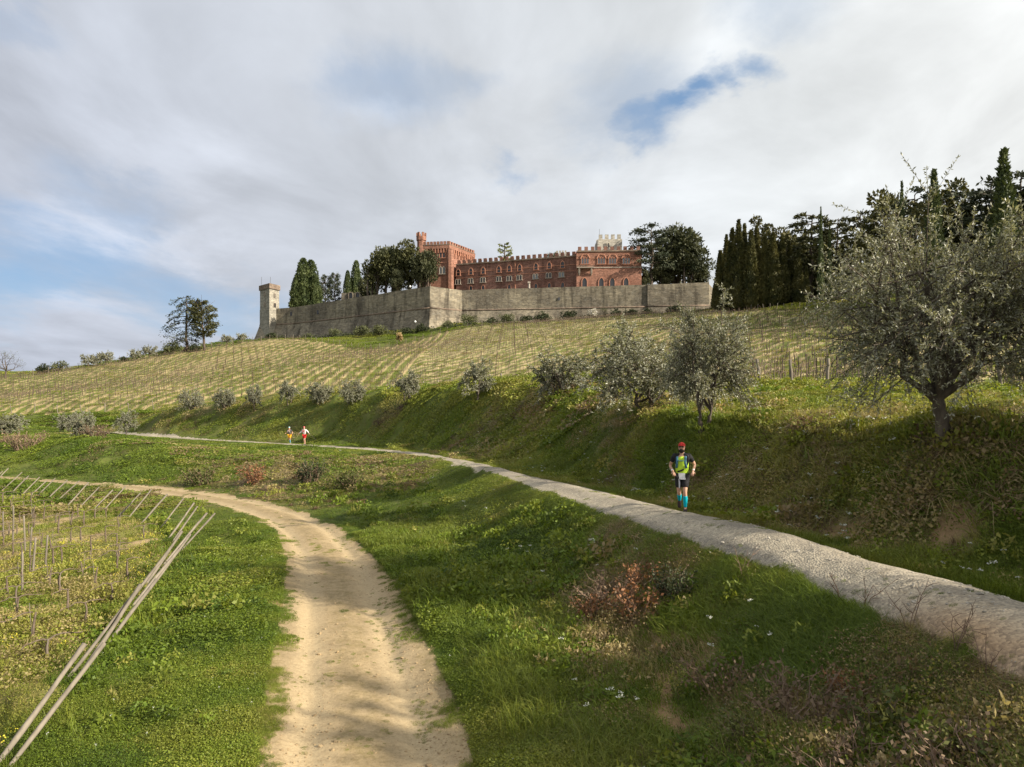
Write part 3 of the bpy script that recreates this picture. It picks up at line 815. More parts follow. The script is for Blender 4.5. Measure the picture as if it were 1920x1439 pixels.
# sward and prunings between and under the vine rows, upper vineyard
def vine_cover(n, r0, r1):
    x, y = sample(n, r0, r1); reg = region(x, y); k_ = (reg == 3) | (reg == 4); x, y, reg = x[k_], y[k_], reg[k_]
    row = np.where(reg == 3, x*ROWL[1]-y*ROWL[0], x*ROWR[1]-y*ROWR[0]); s = np.cos(2*math.pi*row/ROWW)
    n1 = fbm(x*.06, y*.06, 111, 4); u = rng.uniform(size=len(x))
    k_ = u < np.where(s > .1, .07, .34+.6*sstep(.4, .6, n1)); x, y, s, n1 = x[k_], y[k_], s[k_], n1[k_]; k = len(x)
    t = np.where(s > .3, rng.normal(.70, .05, k), .46-(n1-.5)*.9+rng.normal(0, .07, k))
    sc = rng.uniform(.3, .55, k)*(1+np.hypot(x, y)/260)
    scatter('vineyard_sward', C_FAR, np.stack([x, y, ground(x, y)], 1), np.stack([np.zeros(k), np.zeros(k), rng.uniform(0, 6.3, k)], 1), np.stack([sc, sc, sc*.8], 1), np.clip(t, .15, .8), np.where(rng.uniform(size=k) < .5, 0, 4)+rng.integers(0, 2, k))
vine_cover(26000, 40, 240)

# tussocks and weeds standing out of the sward
tus = [mixpatch('tussock', .13, .011, [('d', 50, .18, .40, 1.0)], 1.0) for _ in range(3)]+[Geo().quads(leafpatch(gs, 46, .16, .02, .22, .075, .040, up=.2)).mesh('weed', [M_GRASS]) for _ in range(2)]
tus2 = [mixpatch('tussock', .22, .026, [('d', 60, .18, .42, 1.0)], 1.0) for _ in range(3)]+[Geo().quads(leafpatch(gs, 50, .3, .02, .3, .12, .07, up=.2)).mesh('weed', [M_GRASS]) for _ in range(2)]
C_T1 = src_collection('near_tussocks', tus); C_T2 = src_collection('mid_tussocks', tus2)
def tussocks(coll, n, r0, r1):
    x, y = sample(n, r0, r1); n = len(x); reg = region(x, y); dT, _ = polydist(x, y, trackMid); dR, _ = polydist(x, y, roadMid)
    n1 = fbm(x*.6, y*.6, 141, 4); r = np.hypot(x, y)
    verge = (np.abs(dT) < 4.6) & (dT < 2.4) & (rng.uniform(size=n) > .12)
    e = np.minimum.reduce([np.abs(polydist(x, y, xy(L_))[0]) for L_ in (trackL, trackR, roadN, roadF)])
    k_ = (reg == 0) & ~verge & (e > .3) & ~((dR < 0) & (dR > -3) & (r > 24)) & (rng.uniform(size=n) < sstep(.36, .66, n1)) & (earth(x, y) < .35)
    x, y, n1, dR = x[k_], y[k_], n1[k_], dR[k_]; k = len(x); dry = dryness(x, y); u = rng.uniform(size=k)
    t = np.where(u < dry*.9, np.clip(rng.normal(.80, .1, k), .6, 1), np.clip(.26+rng.normal(0, .14, k)+.12*(dR > 5)+.12*(dR > 0), 0, .68))
    s = rng.uniform(.6, 1.25, k)
    scatter('grass_tussocks', coll, np.stack([x, y, ground(x, y)], 1), tilt(x, y, .5), np.stack([s, s, s*rng.uniform(.7, 1.2, k)], 1), t, np.where(rng.uniform(size=k) < .72, rng.integers(0, 3, k), rng.integers(3, 5, k)))
tussocks(C_T1, 20000, 4, 17); tussocks(C_T2, 16000, 15, 60)
# long dead grass hanging over the near scrub
C_DG = src_collection('dead_grass_sources', [mixpatch('dead_grass', .10, .008, [('d', 30, .40, .75, 1.0)], 1.0) for _ in range(3)])
x, y = sample(9000, 4, 24); dry = dryness(x, y); reg = region(x, y)
k_ = (reg == 0) & (rng.uniform(size=len(x)) < .22*sstep(.25, .7, dry)); x, y = x[k_], y[k_]; k = len(x); s = rng.uniform(.55, 1.1, k)
scatter('dead_grass', C_DG, np.stack([x, y, ground(x, y)], 1), tilt(x, y, .7), np.stack([s, s, s], 1), np.clip(rng.normal(.745, .06, k), .62, .9), rng.integers(0, 3, k))
# flowers: white umbels along the upper bank, yellow mustard in the lower vineyard, daisies in the verge
def flower_head(m_head, m_stem, h, rad, n, g, flat=.25):
    G = Geo(); G.tube([(0, 0, 0), (.01, 0, h*.6), (.02, .01, h)], [.006, .005, .004], 3, False, 1)
    a = g.uniform(0, 6.283, n); q = rad*np.sqrt(g.uniform(0, 1, n))
    c = np.stack([np.cos(a)*q+.02, np.sin(a)*q, h+g.uniform(-flat, flat, n)*rad], 1)
    G.quads(leaf_quads(c, g.normal(size=(n, 3))*np.array([1, 1, .35]), rad*.55, rad*.45, g), 0)
    return G.mesh('flower', [m_head, m_stem])
M_WHITE = m_noise('white_petal', (.42, .43, .36), (.60, .60, .53), 8, .8)
M_YELL = m_noise('yellow_petal', (.42, .36, .03), (.56, .49, .06), 8, .8)
M_STEM = m_noise('flower_stem', (.07, .11, .025), (.11, .14, .04), 8, .8)
C_FLW = src_collection('flower_sources', [flower_head(M_WHITE, M_STEM, .42, .06, 16, gs), flower_head(M_WHITE, M_STEM, .55, .075, 20, gs), flower_head(M_YELL, M_STEM, .32, .08, 14, gs, 1.0), flower_head(M_YELL, M_STEM, .24, .07, 12, gs, 1.0), flower_head(M_WHITE, M_STEM, .09, .02, 6, gs)])
def put_flowers(x, y, vi, s):
    k = len(x)
    scatter('wild_flowers', C_FLW, np.stack([x, y, ground(x, y)], 1), np.stack([rng.normal(0, .15, k), rng.normal(0, .15, k), rng.uniform(0, 6.3, k)], 1), np.stack([s, s, s], 1), np.zeros(k), vi)
x, y = sample(16000, 9, 60); reg = region(x, y); dR, _ = polydist(x, y, roadMid); n1 = fbm(x*.5, y*.5, 121, 3)
k_ = (reg == 0) & (((dR > 1.4) & (dR < 4.6)) | ((dR < -1.6) & (dR > -4.5))) & (n1 > .53) & (rng.uniform(size=len(x)) < np.where(dR > 0, .24, .05)); x, y = x[k_], y[k_]
put_flowers(x, y, rng.integers(0, 2, len(x)), rng.uniform(.4, .8, len(x)))
x, y = sample(30000, 9, 60); reg = region(x, y); n1 = fbm(x*.3, y*.3, 127, 4)
k_ = (reg == 5) & (rng.uniform(size=len(x)) < sstep(.44, .68, n1)*.42); x, y = x[k_], y[k_]
put_flowers(x, y, rng.integers(2, 4, len(x)), rng.uniform(.35, .75, len(x)))
x, y = sample(1600, 6, 30); reg = region(x, y); k_ = (reg == 0) & (rng.uniform(size=len(x)) < .25); x, y = x[k_], y[k_]
put_flowers(x, y, np.full(len(x), 4), rng.uniform(.7, 1.4, len(x)))
# stones and clods on both tracks
def stone(g):
    bm = bmesh.new(); bmesh.ops.create_icosphere(bm, subdivisions=1, radius=1.0)
    for v in bm.verts: v.co = v.co*float(g.uniform(.7, 1.2)); v.co.z *= .55
    me = bpy.data.meshes.new('stone'); bm.to_mesh(me); bm.free(); return me
M_ST = m_noise('limestone_chip', (.24, .215, .18), (.38, .345, .29), 30, .9, rand=.25)
M_CL = m_noise('clay_clod', (.22, .16, .088), (.35, .26, .15), 30, .95, rand=.2)
sts = [stone(gs) for _ in range(4)]
for i, m in enumerate(sts): m.materials.append(M_ST if i < 2 else M_CL)
C_ST = src_collection('stone_sources', sts)
x, y = sample(90000, 5, 40); reg = region(x, y); dT, _ = polydist(x, y, trackMid); n2 = fbm(x*1.1, y*1.1, 131, 3)
u = rng.uniform(size=len(x)); k_ = ((reg == 2) & (u < .4*sstep(.35, .6, n2))) | ((reg == 1) & (u < .04+.32*sstep(.42, .62, n2)+.2*sstep(.3, 1.4, dT))) | ((reg == 0) & (earth(x, y) > .3) & (u < .3))
x, y, reg = x[k_], y[k_], reg[k_]; k = len(x); s = np.exp(rng.normal(math.log(.011), .5, k)).clip(.004, .05)
scatter('gravel', C_ST, np.stack([x, y, ground(x, y)+s*.1], 1), np.stack([rng.normal(0, .3, k), rng.normal(0, .3, k), rng.uniform(0, 6.3, k)], 1), np.stack([s, s*rng.uniform(.7, 1.3, k), s], 1), np.zeros(k), np.where(reg == 2, 0, 2)+rng.integers(0, 2, k))

# ------------------------------------------------------------------ trees and shrubs
M_BARK = m_noise('olive_bark', (.050, .040, .031), (.13, .108, .085), 9, .95, bmp=.6, stretch=(1, 1, .35))
M_DARKBARK = m_noise('conifer_bark', (.045, .035, .028), (.12, .095, .075), 3, .95, stretch=(1, 1, .3))
M_OLIVE = m_leaf('olive_leaf', (.095, .104, .054), (.18, .182, .110), back=(.30, .30, .235), trans=.25, rough=.45, scale=1.6, spec=.35)
M_CYP = m_leaf('cypress_needles', (.034, .040, .014), (.115, .105, .034), trans=.10, scale=.35)
M_CYPW = m_leaf('cypress_needles_green', (.034, .052, .020), (.085, .105, .038), trans=.10, scale=.35)
M_PINE = m_leaf('cedar_needles', (.028, .038, .024), (.080, .092, .055), trans=.08, scale=.35)
M_PINEG = m_leaf('pine_needles_olive', (.030, .036, .014), (.085, .085, .032), trans=.12, scale=.3)
M_OAK = m_leaf('holm_oak_leaf', (.026, .034, .016), (.085, .088, .042), trans=.12, scale=.3)
M_FIR = m_leaf('fir_needles_yellow_green', (.10, .12, .03), (.20, .21, .06), trans=.2, scale=.3)
M_SHRUB = m_leaf('shrub_leaf', (.045, .055, .022), (.12, .13, .06), trans=.2, scale=.5)
M_SHRUBD = m_leaf('dark_shrub_leaf', (.022, .030, .014), (.055, .065, .03), trans=.15, scale=.5)
M_BLOSSOM = m_leaf('blossom', (.45, .43, .40), (.62, .60, .57), trans=.2, scale=.5)
M_STRAW = m_leaf('pampas_straw', (.38, .27, .13), (.52, .40, .22), trans=.2, scale=2)
M_BROWNLEAF = m_leaf('withered_leaf', (.13, .060, .028), (.30, .15, .075), trans=.25, scale=4)
M_TWIG = m_noise('dry_twig', (.10, .065, .045), (.22, .15, .11), 12, .9)

def olive_parts(seed, H, CR, tr, trunk_h, n1=6, n2=7, n3=12, lpt=26, LL=.06, lw=.3, droop=.35, forks=1, twr=.005):
    g = np.random.default_rng(seed); G = Geo(); Lf = []
    zc = trunk_h+(H-trunk_h)*.44; hz = (H-trunk_h)*.56
    stems = []
    for k in range(forks):
        o = np.array([0, 0, 0.]) if forks == 1 else np.array([math.cos(k*2.6)*tr*1.1, math.sin(k*2.6)*tr*1.1, 0])
        top = o*2.2+np.array([g.normal(0, .08), g.normal(0, .08), trunk_h])
        t = np.linspace(0, 1, 9)[:, None]
        p = o*(1-t)+top*t+np.concatenate([g.normal(0, tr*.09, (9, 2)), np.zeros((9, 1))], 1)*np.sin(t*3.1)
        p[0, 2] = -.35
        rad = tr*(1.35-.75*t[:, 0]**.5)*(1+.12*g.normal(size=9)); rad[0] = tr*1.7; rad[1] = tr*1.25
        G.tube(p, rad/(1 if forks == 1 else 1.5), 10, True, 0, .35)
        stems.append(p)
    for i in range(n1):
        st = stems[i % forks]
        a = 6.283*(i+g.uniform(-.3, .3))/n1; el = g.uniform(.1, 1.15)
        e1 = np.array([math.cos(a)*math.cos(el)*CR*.62, math.sin(a)*math.cos(el)*CR*.62, zc-hz*.25+math.sin(el)*hz*.75])
        p0 = st[-1-int(g.integers(0, 2))]
        m = (p0+e1)/2+np.array([0, 0, .18*CR])*g.uniform(.2, 1)+g.normal(0, .08, 3)
        t = np.linspace(0, 1, 7)[:, None]; c = p0*(1-t)**2+2*m*t*(1-t)+e1*t*t
        c[1:-1] += g.normal(0, .03*CR, (5, 3)); r0 = tr*.5
        G.tube(c, np.linspace(r0, r0*.3, 7), 6, False, 0, .2)
        for j in range(n2):
            u = g.uniform(.3, 1); q0 = c[0]*(1-u)**2+2*m*u*(1-u)+c[-1]*u*u
            az = a+g.normal(0, .75); e_ = g.uniform(-.95, 1.25)
            w = g.uniform(.66, 1.05)*(1+.22*math.sin(3*az+seed)+.16*math.sin(5*az+e_*4+seed*2))
            q1 = np.array([math.cos(az)*math.cos(e_)*CR*w, math.sin(az)*math.cos(e_)*CR*w, zc+math.sin(e_)*hz*w])
            mm = (q0+q1)/2+np.array([0, 0, g.uniform(0, .25)*CR])
            t = np.linspace(0, 1, 5)[:, None]; d = q0*(1-t)**2+2*mm*t*(1-t)+q1*t*t
            G.tube(d, np.linspace(r0*.28, twr*1.6, 5), 4, False, 0)
            for k in range(n3):
                s = g.uniform(.25, 1); s0 = q0*(1-s)**2+2*mm*s*(1-s)+q1*s*s
                out = unit(s0-np.array([0, 0, zc-.2*hz])); dr = unit(out*.7+g.normal(0, .55, 3)+np.array([0, 0, .55 if g.uniform() > droop else -.7]))
                ln = CR*g.uniform(.14, .34)
                if dr[2] > .6 and g.uniform() < .25: ln *= 1.45
                tt = np.linspace(0, 1, 4)[:, None]; bend = np.array([0, 0, -.12*ln])
                tw = s0+dr*ln*tt+bend*tt*tt
                G.tube(tw, [twr, twr*.8, twr*.6, twr*.3], 3, False, 0)
                n = max(4, int(lpt*ln/(CR*.24)))
                tq = g.uniform(.12, 1, n)[:, None]; cc = s0+dr*ln*tq+bend*tq*tq
                Lf.append((cc, unit(dr*.55+g.normal(0, .6, (n, 3)))))
    c = np.concatenate([q[0] for q in Lf]); d = np.concatenate([q[1] for q in Lf]); n = len(c)
    L = LL*g.uniform(.7, 1.25, n)
    lf = Geo().quads(leaf_quads(c, d, L, L*lw, g))
    return G.mesh('trunk', [M_BARK], True), lf.mesh('crown', [M_OLIVE])

def clump_leaves(g, cs, rs, n, L, lw, flat=1.0, outw=.6, up=.2, shell=.55):
    """leaf quads through a set of lobes"""
    cs = np.asarray(cs, float); rs = np.asarray(rs, float)
    k = g.choice(len(cs), n, p=rs**2/np.sum(rs**2))
    v = unit(g.normal(size=(n, 3))); rad = rs[k]*(shell+(1-shell)*g.uniform(0, 1, n)**.5)*g.uniform(.8, 1.12, n)
    p = cs[k]+v*rad[:, None]*np.array([1, 1, flat])
    d = unit(v*outw+g.normal(0, .6, (n, 3))+np.array([0, 0, up]))
    ll = L*g.uniform(.6, 1.3, n)
    return leaf_quads(p, d, ll, ll*lw, g)
def cypress_parts(seed, H, Rm, n, L, mat, tip=.62, base=.10, lumps=.22):
    g = np.random.default_rng(seed)
    t = g.uniform(0, 1, n)**.9; a = g.uniform(0, 6.283, n)
    prof = lambda t: Rm*np.clip((t+.03)/base, 0, 1)**.5*np.clip(1-t, 0, 1)**tip*1.12
    lump = 1+lumps*np.sin(a*3+seed+t*5)*np.sin(a*2-t*9+seed)+lumps*(fbm(a*1.3+seed, t*H*.55, seed, 3)-.5)*2
    r = prof(t)*lump*(.72+.30*g.uniform(0, 1, n)**.6)
    c = np.stack([np.cos(a)*r, np.sin(a)*r, H*(.02+.97*t)], 1)
    d = np.stack([np.cos(a)*.38, np.sin(a)*.38, np.full(n, .9)], 1)+g.normal(0, .28, (n, 3))
    ll = L*g.uniform(.6, 1.3, n)*(1-.35*t)
    G = Geo().quads(leaf_quads(c, d, ll, ll*.42, g))
    # dense inner growth
    ts = np.linspace(0, 1, 14); G.tube(np.stack([ts*0, ts*0, H*(.03+.9*ts)], 1), prof(ts)*.66+.02, 9, True, 0, .3)
    T = Geo().tube([(0, 0, -.6), (0, 0, H*.1), (0, 0, H*.5)], [Rm*.16, Rm*.13, Rm*.05], 6)
    return T.mesh('trunk', [M_DARKBARK], True), G.mesh('crown', [mat])
def layered_parts(seed, H, Rm, n, mat, lean=0.0, t0=.25, dropp=-.25, top_flat=.5, br=34, L=.5, asym=0.0, round_=False):
    """cedar or pine: tiers of flat foliage on near-level boughs"""
    g = np.random.default_rng(seed); T = Geo(); cs = []; fl = Geo()
    ts = np.linspace(0, 1, 9); path = np.stack([lean*H*ts**1.3, np.zeros(9)+g.normal(0, .008*H, 9), H*ts*.97-.5], 1)
    T.tube(path, H*.026*(1.1-.92*ts), 8, True, 0, .15)
    for i in range(br):
        t = t0+(1-t0)*(i+g.uniform(0, .8))/br
        if round_: w = Rm*(.35+.65*math.sin(min(1, (t-t0)/(1-t0)*1.02+.02)*math.pi)**.6)
        else: w = Rm*max(.14, min(1, 1.08-(t-t0)/(1-t0)*(1-top_flat)-.25*(t < .35)))
        a = i*2.4+g.uniform(-.5, .5); w *= g.uniform(.65, 1.1)*(1+asym*math.cos(a))
        p0 = np.array([np.interp(t, ts, path[:, k]) for k in range(3)])
        dr = np.array([math.cos(a), math.sin(a), 0]); m = 7
        s = np.linspace(0, 1, m)[:, None]
        pts = p0+dr*w*s+np.array([0, 0, 1.])*(w*(.22*s-(.22-dropp)*s**2 if not round_ else w*0+.25*w*s))
        T.tube(pts, np.linspace(H*.007, H*.0014, m), 4, False)
        k = int(n/br*(w/Rm+.25)); u = g.uniform(.22, 1.04, k)**.8
        c = p0+dr*w*u[:, None]; c[:, 2] += w*(.22*u-(.22-dropp)*u**2) if not round_ else .25*w*u
        sp = np.stack([-dr[1]*np.ones(k), dr[0]*np.ones(k), np.zeros(k)], 1)
        c += sp*(g.normal(0, .17, k)*w*(.4+u))[:, None]+np.array([0, 0, 1.])*(g.normal(0, .045 if not round_ else .11, k)*w)[:, None]
        d = dr*.7+g.normal(0, .55, (k, 3))*np.array([1, 1, .5])+np.array([0, 0, .1])
        ll = L*g.uniform(.6, 1.3, k); fl.quads(leaf_quads(c, d, ll, ll*.4, g))
    return T.mesh('trunk', [M_DARKBARK], True), fl.mesh('crown', [mat])
def broad_parts(seed, H, Rm, n, mat, L=.5, trunk=.25, bark=None, lobes=26, flat=.85, tall=1.0, stems=1, lw=.55):
    g = np.random.default_rng(seed); T = Geo(); cs, rs = [], []
    zc = H*(trunk+(1-trunk)*.5); hh = H*(1-trunk)*.5
    for i in range(lobes):
        v = unit(g.normal(size=3)); q = g.uniform(.35, .85)
        c = np.array([v[0]*Rm*q, v[1]*Rm*q, zc+v[2]*hh*q]); cs.append(c); rs.append(Rm*g.uniform(.22, .42))
        if i % 3 == 0: T.tube([(0, 0, H*trunk*.8), (c*.5+np.array([0, 0, zc*.5])), c], [H*.014, H*.008, H*.003], 4, False)
    for k in range(stems):
        o = np.array([g.normal(0, Rm*.3), g.normal(0, Rm*.3), 0]) if stems > 1 else np.zeros(3)
        T.tube([o+(0, 0, -.5), o*1.2+(0, 0, H*trunk), o*1.1+(0, 0, zc)], [H*.028, H*.022, H*.01], 7, True, 0, .15)
    lf = clump_leaves(g, cs, rs, n, L, lw, flat)
    G = Geo().quads(lf)
    return T.mesh('trunk', [bark or M_DARKBARK], True), G.mesh('crown', [mat])
def shrub_parts(seed, H, Rm, n, mat, L=.3, lobes=12, stem=True, lw=.5):
    g = np.random.default_rng(seed); cs, rs = [], []; T = Geo()
    for i in range(lobes):
        a = g.uniform(0, 6.283); q = g.uniform(0, .7)
        cs.append((math.cos(a)*Rm*q, math.sin(a)*Rm*q, H*g.uniform(.28, .68))); rs.append(min(H, Rm)*g.uniform(.26, .42))
        T.tube([(0, 0, -.2), (cs[-1][0]*.5, cs[-1][1]*.5, H*.3), cs[-1]], [.05, .035, .015], 4, False)
    G = Geo().quads(clump_leaves(g, cs, rs, n, L, lw, 1.0, .5, .3, .3))
    return T.mesh('stem', [M_DARKBARK]), G.mesh('foliage', [mat])
def tree_thing(name, parts, label, cat, x, y, rz=0.0, scale=1.0, group=None, dz=-.05, names=('trunk', 'crown')):
    o = thing(name, label, cat, (x, y, gz(x, y)+dz), rz, group)
    o.scale = (scale,)*3 if not hasattr(scale, '__len__') else scale
    for nm, me in zip(names, parts): link(nm, me, o)
    return o
def at(px, d): return (px-960)/F*d, d
def tree_at(name, parts, label, cat, px, d, rz=0.0, scale=1.0, group=None, **k):
    x, y = at(px, d); return tree_thing(name, parts, label, cat, x, y, rz, scale, group, **k)

# olives on the terrace and bank
OG = 'olive trees along the top of the grassy bank'
big = olive_parts(21, 4.6, 2.55, .15, .95, 11, 13, 15, 27, .074, .30, .5, 1, .0055)
tree_at('olive_tree', big, 'largest olive tree, thick trunk and wide silvery crown, on the right bank', 'olive tree', 1772, 13.6, 1.9, 1.0, OG)
mid = olive_parts(5, 4.2, 1.75, .12, .8, 8, 10, 14, 30, .085, .34, .5, 2, .007)
tree_at('olive_tree', mid, 'tall narrow olive tree with twin dark stems directly above the yellow-vested runner', 'olive tree', 1322, 23.2, .6, (.9, .9, 1.0), OG)
wide = olive_parts(9, 3.2, 2.1, .10, .4, 8, 10, 13, 28, .10, .36, .6, 3, .007)
tree_at('olive_tree', wide, 'low spreading olive tree just left of the twin-stemmed olive, crown reaching the grass', 'olive tree', 1212, 30.5, .3, (1.42, 1.25, 1.12), OG)
far = [olive_parts(30, 3.0, 1.55, .10, .3, 7, 8, 10, 30, .115, .42, .55, 2, .010), olive_parts(31, 3.1, 1.35, .11, .55, 6, 7, 9, 26, .115, .42, .4, 1, .010), olive_parts(32, 2.9, 1.7, .10, .25, 8, 7, 9, 26, .115, .42, .6, 3, .010), olive_parts(33, 3.2, 1.5, .10, .45, 5, 8, 10, 22, .12, .42, .35, 2, .011), olive_parts(37, 2.8, 1.6, .09, .2, 7, 6, 11, 30, .11, .42, .65, 3, .010)]
for px, d, s, v, lab in [
    (1052, 46.5, (1.32, 1.2, .98), 2, 'broad low olive shrub second to the left of the twin-stemmed olive'),
    (896, 57, (1.02, 1.0, 1.05), 1, 'rounded olive tree in the middle of the bank row below the vineyard posts'),
    (764, 68, (1.0, 1.0, 1.0), 3, 'conical olive tree directly left of the rounded middle olive'),
    (662, 75.5, (.98, 1.0, 1.02), 4, 'upright olive tree touching the neighbour on its left, above the two distant runners'),
    (601, 80, (1.0, 1.0, .86), 0, 'dark olive tree nearest above and right of the far runners'),
    (541, 83.5, (.98, 1.0, .88), 3, 'low olive tree standing straight above the two far runners'),
    (477, 86.5, (.86, .9, .96), 1, 'third olive tree from the left end of the close bank row'),
    (421, 90, (.98, .9, .95), 4, 'second olive tree from the left end of the close bank row'),
    (359, 94, (1.0, .95, .92), 2, 'olive tree at the left end of the close bank row')]:
    tree_at('olive_tree', far[v], lab, 'olive tree', px, d, v*1.3+px, s, OG)
LG = 'loose olive trees at the left below the vineyard'
for px, d, s, v, lab in [
    (237, 84, (.95, .9, .95), 1, 'single olive tree with open crown right of the grey-leaved pair at left'),
    (156, 66, (.72, .7, .88), 0, 'grey-leaved olive standing lowest on the left bank slope'),
    (131, 84, (.98, .9, .78), 2, 'dark round olive just above and left of the grey-leaved one'),
    (14, 82, (1.3, 1.1, .82), 0, 'olive shrub cut by the left edge of the picture')]:
    tree_at('olive_tree', far[v], lab, 'olive tree', px, d, v+px*.1, s, LG)
# olives further along the terrace, past the right edge of the picture
for x, y, v, lab in [(10.9, 11.7, 0, 'olive tree next along the terrace beyond the right edge'), (14.5, 3.4, 1, 'olive tree two along the terrace beyond the right edge')]:
    tree_thing('olive_tree', mid, lab, 'olive tree', x, y, v*2.0, 1.25-.1*(1-v), OG)

# skyline at the left: cedar and pine, small olives, shrubs, a bare tree
ced = layered_parts(3, 17.2, 7.6, 3600, M_PINE, .0, .16, -.42, .42, 34, .62, .0)
tree_at('cedar_tree', ced, 'dark cedar with drooping tiers of boughs on the skyline left of the watch tower', 'cedar', 349, 208, 2.0, 1.0)
pin = layered_parts(8, 15.5, 4.6, 4600, M_PINEG, -.09, .30, .2, .8, 30, .7, .15, True)
tree_at('pine_tree', pin, 'rounded pine with a bare leaning trunk, touching the right side of the skyline cedar', 'pine', 384, 207, 0, 1.0)
shr = [shrub_parts(60+i, 3.0, 2.6, 900, M_SHRUB, .42, 12) for i in range(2)]+[shrub_parts(70+i, 2.6, 2.4, 900, M_SHRUBD, .42, 12) for i in range(2)]
small = [olive_parts(50+i, 3.4, 1.9, .13, .9, 6, 6, 7, 11, .26, .45, .3, 1, .014) for i in range(2)]
SKG = 'small trees and shrubs along the left skyline'
for px, d, s, kind, v, lab in [
    (77, 186, 1.15, 's', 2, 'dark shrub on the skyline, right of the bare tree'), (108, 188, .95, 's', 0, 'pale shrub touching the dark one on the left skyline'),
    (166, 190, 1.05, 'o', 0, 'leftmost of three small olives on the skyline'), (181, 191, 1.0, 'o', 1, 'middle one of three small olives on the skyline'), (198, 192, 1.12, 'o', 0, 'right one of three small olives, with a visible stem, on the skyline'),
    (234, 195, .62, 's', 3, 'lowest dark bush at the left end of the hedge beside the cedar'), (254, 197, 1.0, 'o', 1, 'grey olive left of the cedar, behind the lowest dark bush'), (280, 199, 1.05, 'o', 0, 'dark olive close to the left foot of the cedar'),
    (318, 203, 1.25, 's', 0, 'broad grey-green shrub under the cedar boughs'), (366, 207, .95, 's', 2, 'dark shrub between the cedar and pine trunks'),
    (425, 218, .98, 'o', 1, 'small thin tree right of the pine on the skyline'), (454, 224, .9, 'o', 0, 'small olive on the skyline nearest to the watch tower')]:
    tree_at('shrub' if kind == 's' else 'olive_tree', shr[v] if kind == 's' else small[v], lab, 'shrub' if kind == 's' else 'small tree', px, d, px*.3, s, SKG, names=('stem', 'foliage') if kind == 's' else ('trunk', 'crown'))
def bare_parts(seed, H, Rm):
    g = np.random.default_rng(seed); T = Geo(); tips = []
    def grow(p, d, ln, r, lv):
        n = 5; t = np.linspace(0, 1, n)[:, None]; q = p+d*ln*t+g.normal(0, .04*ln, (n, 3))*t
        T.tube(q, np.linspace(r, r*.55, n), 5 if lv < 2 else 3, False)
        if lv == 4: tips.append(q[-1]); return
        for k in range(3 if lv else 5):
            dd = unit(d*.75+g.normal(0, .5, 3)+np.array([0, 0, .12])); grow(q[-1-int(g.integers(0, 2))], dd, ln*g.uniform(.6, .85), r*.5, lv+1)
    grow(np.array([0, 0, -.4]), np.array([.05, 0, 1.]), H*.33, H*.03, 0)
    tp = np.array(tips); c = np.repeat(tp, 3, 0)+g.normal(0, .25, (len(tp)*3, 3))
    return T.mesh('trunk', [M_DARKBARK], True), Geo().quads(leaf_quads(c, g.normal(size=c.shape), .22, .1, g)).mesh('crown', [M_SHRUB])
tree_at('bare_tree', bare_parts(4, 9.4, 4), 'nearly leafless spreading tree on the skyline at the left edge', 'bare tree', 10, 178, 0, 1.0, names=('trunk', 'crown'))

# cypress wood at the right of the castle
CG = 'cypresses of the dark wood right of the castle'
cyp = [cypress_parts(80+i, 24, 2.3, 3400, .95, M_CYP, .82+.10*i, .14, .16) for i in range(3)]
spire = [cypress_parts(90+i, 24, 1.9, 2400, .85, M_CYPW, .9, .15, .15) for i in range(2)]
def H_at(px, d, top): 
    x, y = at(px, d); return (HZ-top)/F*d-gz(x, y)
front = [(1338, 228, 535), (1349, 192, 470), (1362, 196, 440), (1373, 190, 428), (1385, 186, 412), (1396, 188, 420), (1408, 184, 432), (1419, 186, 424), (1434, 184, 440), (1450, 183, 436), (1466, 184, 440), (1480, 186, 452), (1497, 182, 470), (1512, 176, 500)]
back = [(1352, 214, 470), (1368, 216, 452), (1392, 214, 440), (1412, 212, 446), (1442, 210, 450), (1458, 208, 452), (1488, 206, 446), (1508, 204, 440), (1528, 200, 448), (1550, 198, 440), (1578, 192, 452), (1604, 186, 448)]
ordn = ['first', 'second', 'third', 'fourth', 'fifth', 'sixth', 'seventh', 'eighth', 'ninth', 'tenth', 'eleventh', 'twelfth', 'thirteenth', 'fourteenth']
for i, (px, d, top) in enumerate(front):
    h = H_at(px, d, top)
    o = tree_at('cypress_tree', cyp[i % 3], '%s dark cypress from the castle wall in the front rank of the wood' % ordn[i], 'cypress', px, d, i*1.7, (h/24*1.15, h/24*1.15, h/24), CG)
for i, (px, d, top) in enumerate(back):
    h = H_at(px, d, top)
    tree_at('cypress_tree', cyp[(i+1) % 3], '%s cypress from the castle wall in the rear rank of the wood' % ordn[i], 'cypress', px, d, i*2.3, (h/24*1.35, h/24*1.35, h/24), CG)
o = tree_at('cypress_tree', broad_parts(99, 30, 4.6, 3800, M_CYP, .9, .1, None, 26), 'bushy dark evergreen rising above the front rank of cypresses', 'evergreen', 1424, 202, 0, H_at(1424, 202, 389)/30.5, CG)
o.name = 'evergreen_tree'
for px, d, top, lab, w in [(1539, 170, 388, 'needle-thin cypress spire in front of the pale cedars', .42), (1555, 172, 425, 'shorter thin cypress right of the needle-thin spire', .5), (1751, 118, 318, 'tall pointed green cypress standing behind the big olive crown', 1.0), (1882, 112, 279, 'tallest cypress with a sharp tip at the right edge of the wood', 1.25), (1691, 135, 340, 'cypress tip just showing above the pines behind the big olive', .5)]:
    h = H_at(px, d, top); tree_at('cypress_tree', spire[int(px) % 2], lab, 'cypress', px, d, px, (h/24*w*1.1, h/24*w*1.1, h/24), CG)
PG = 'pines and cedars of the wood behind the olive'
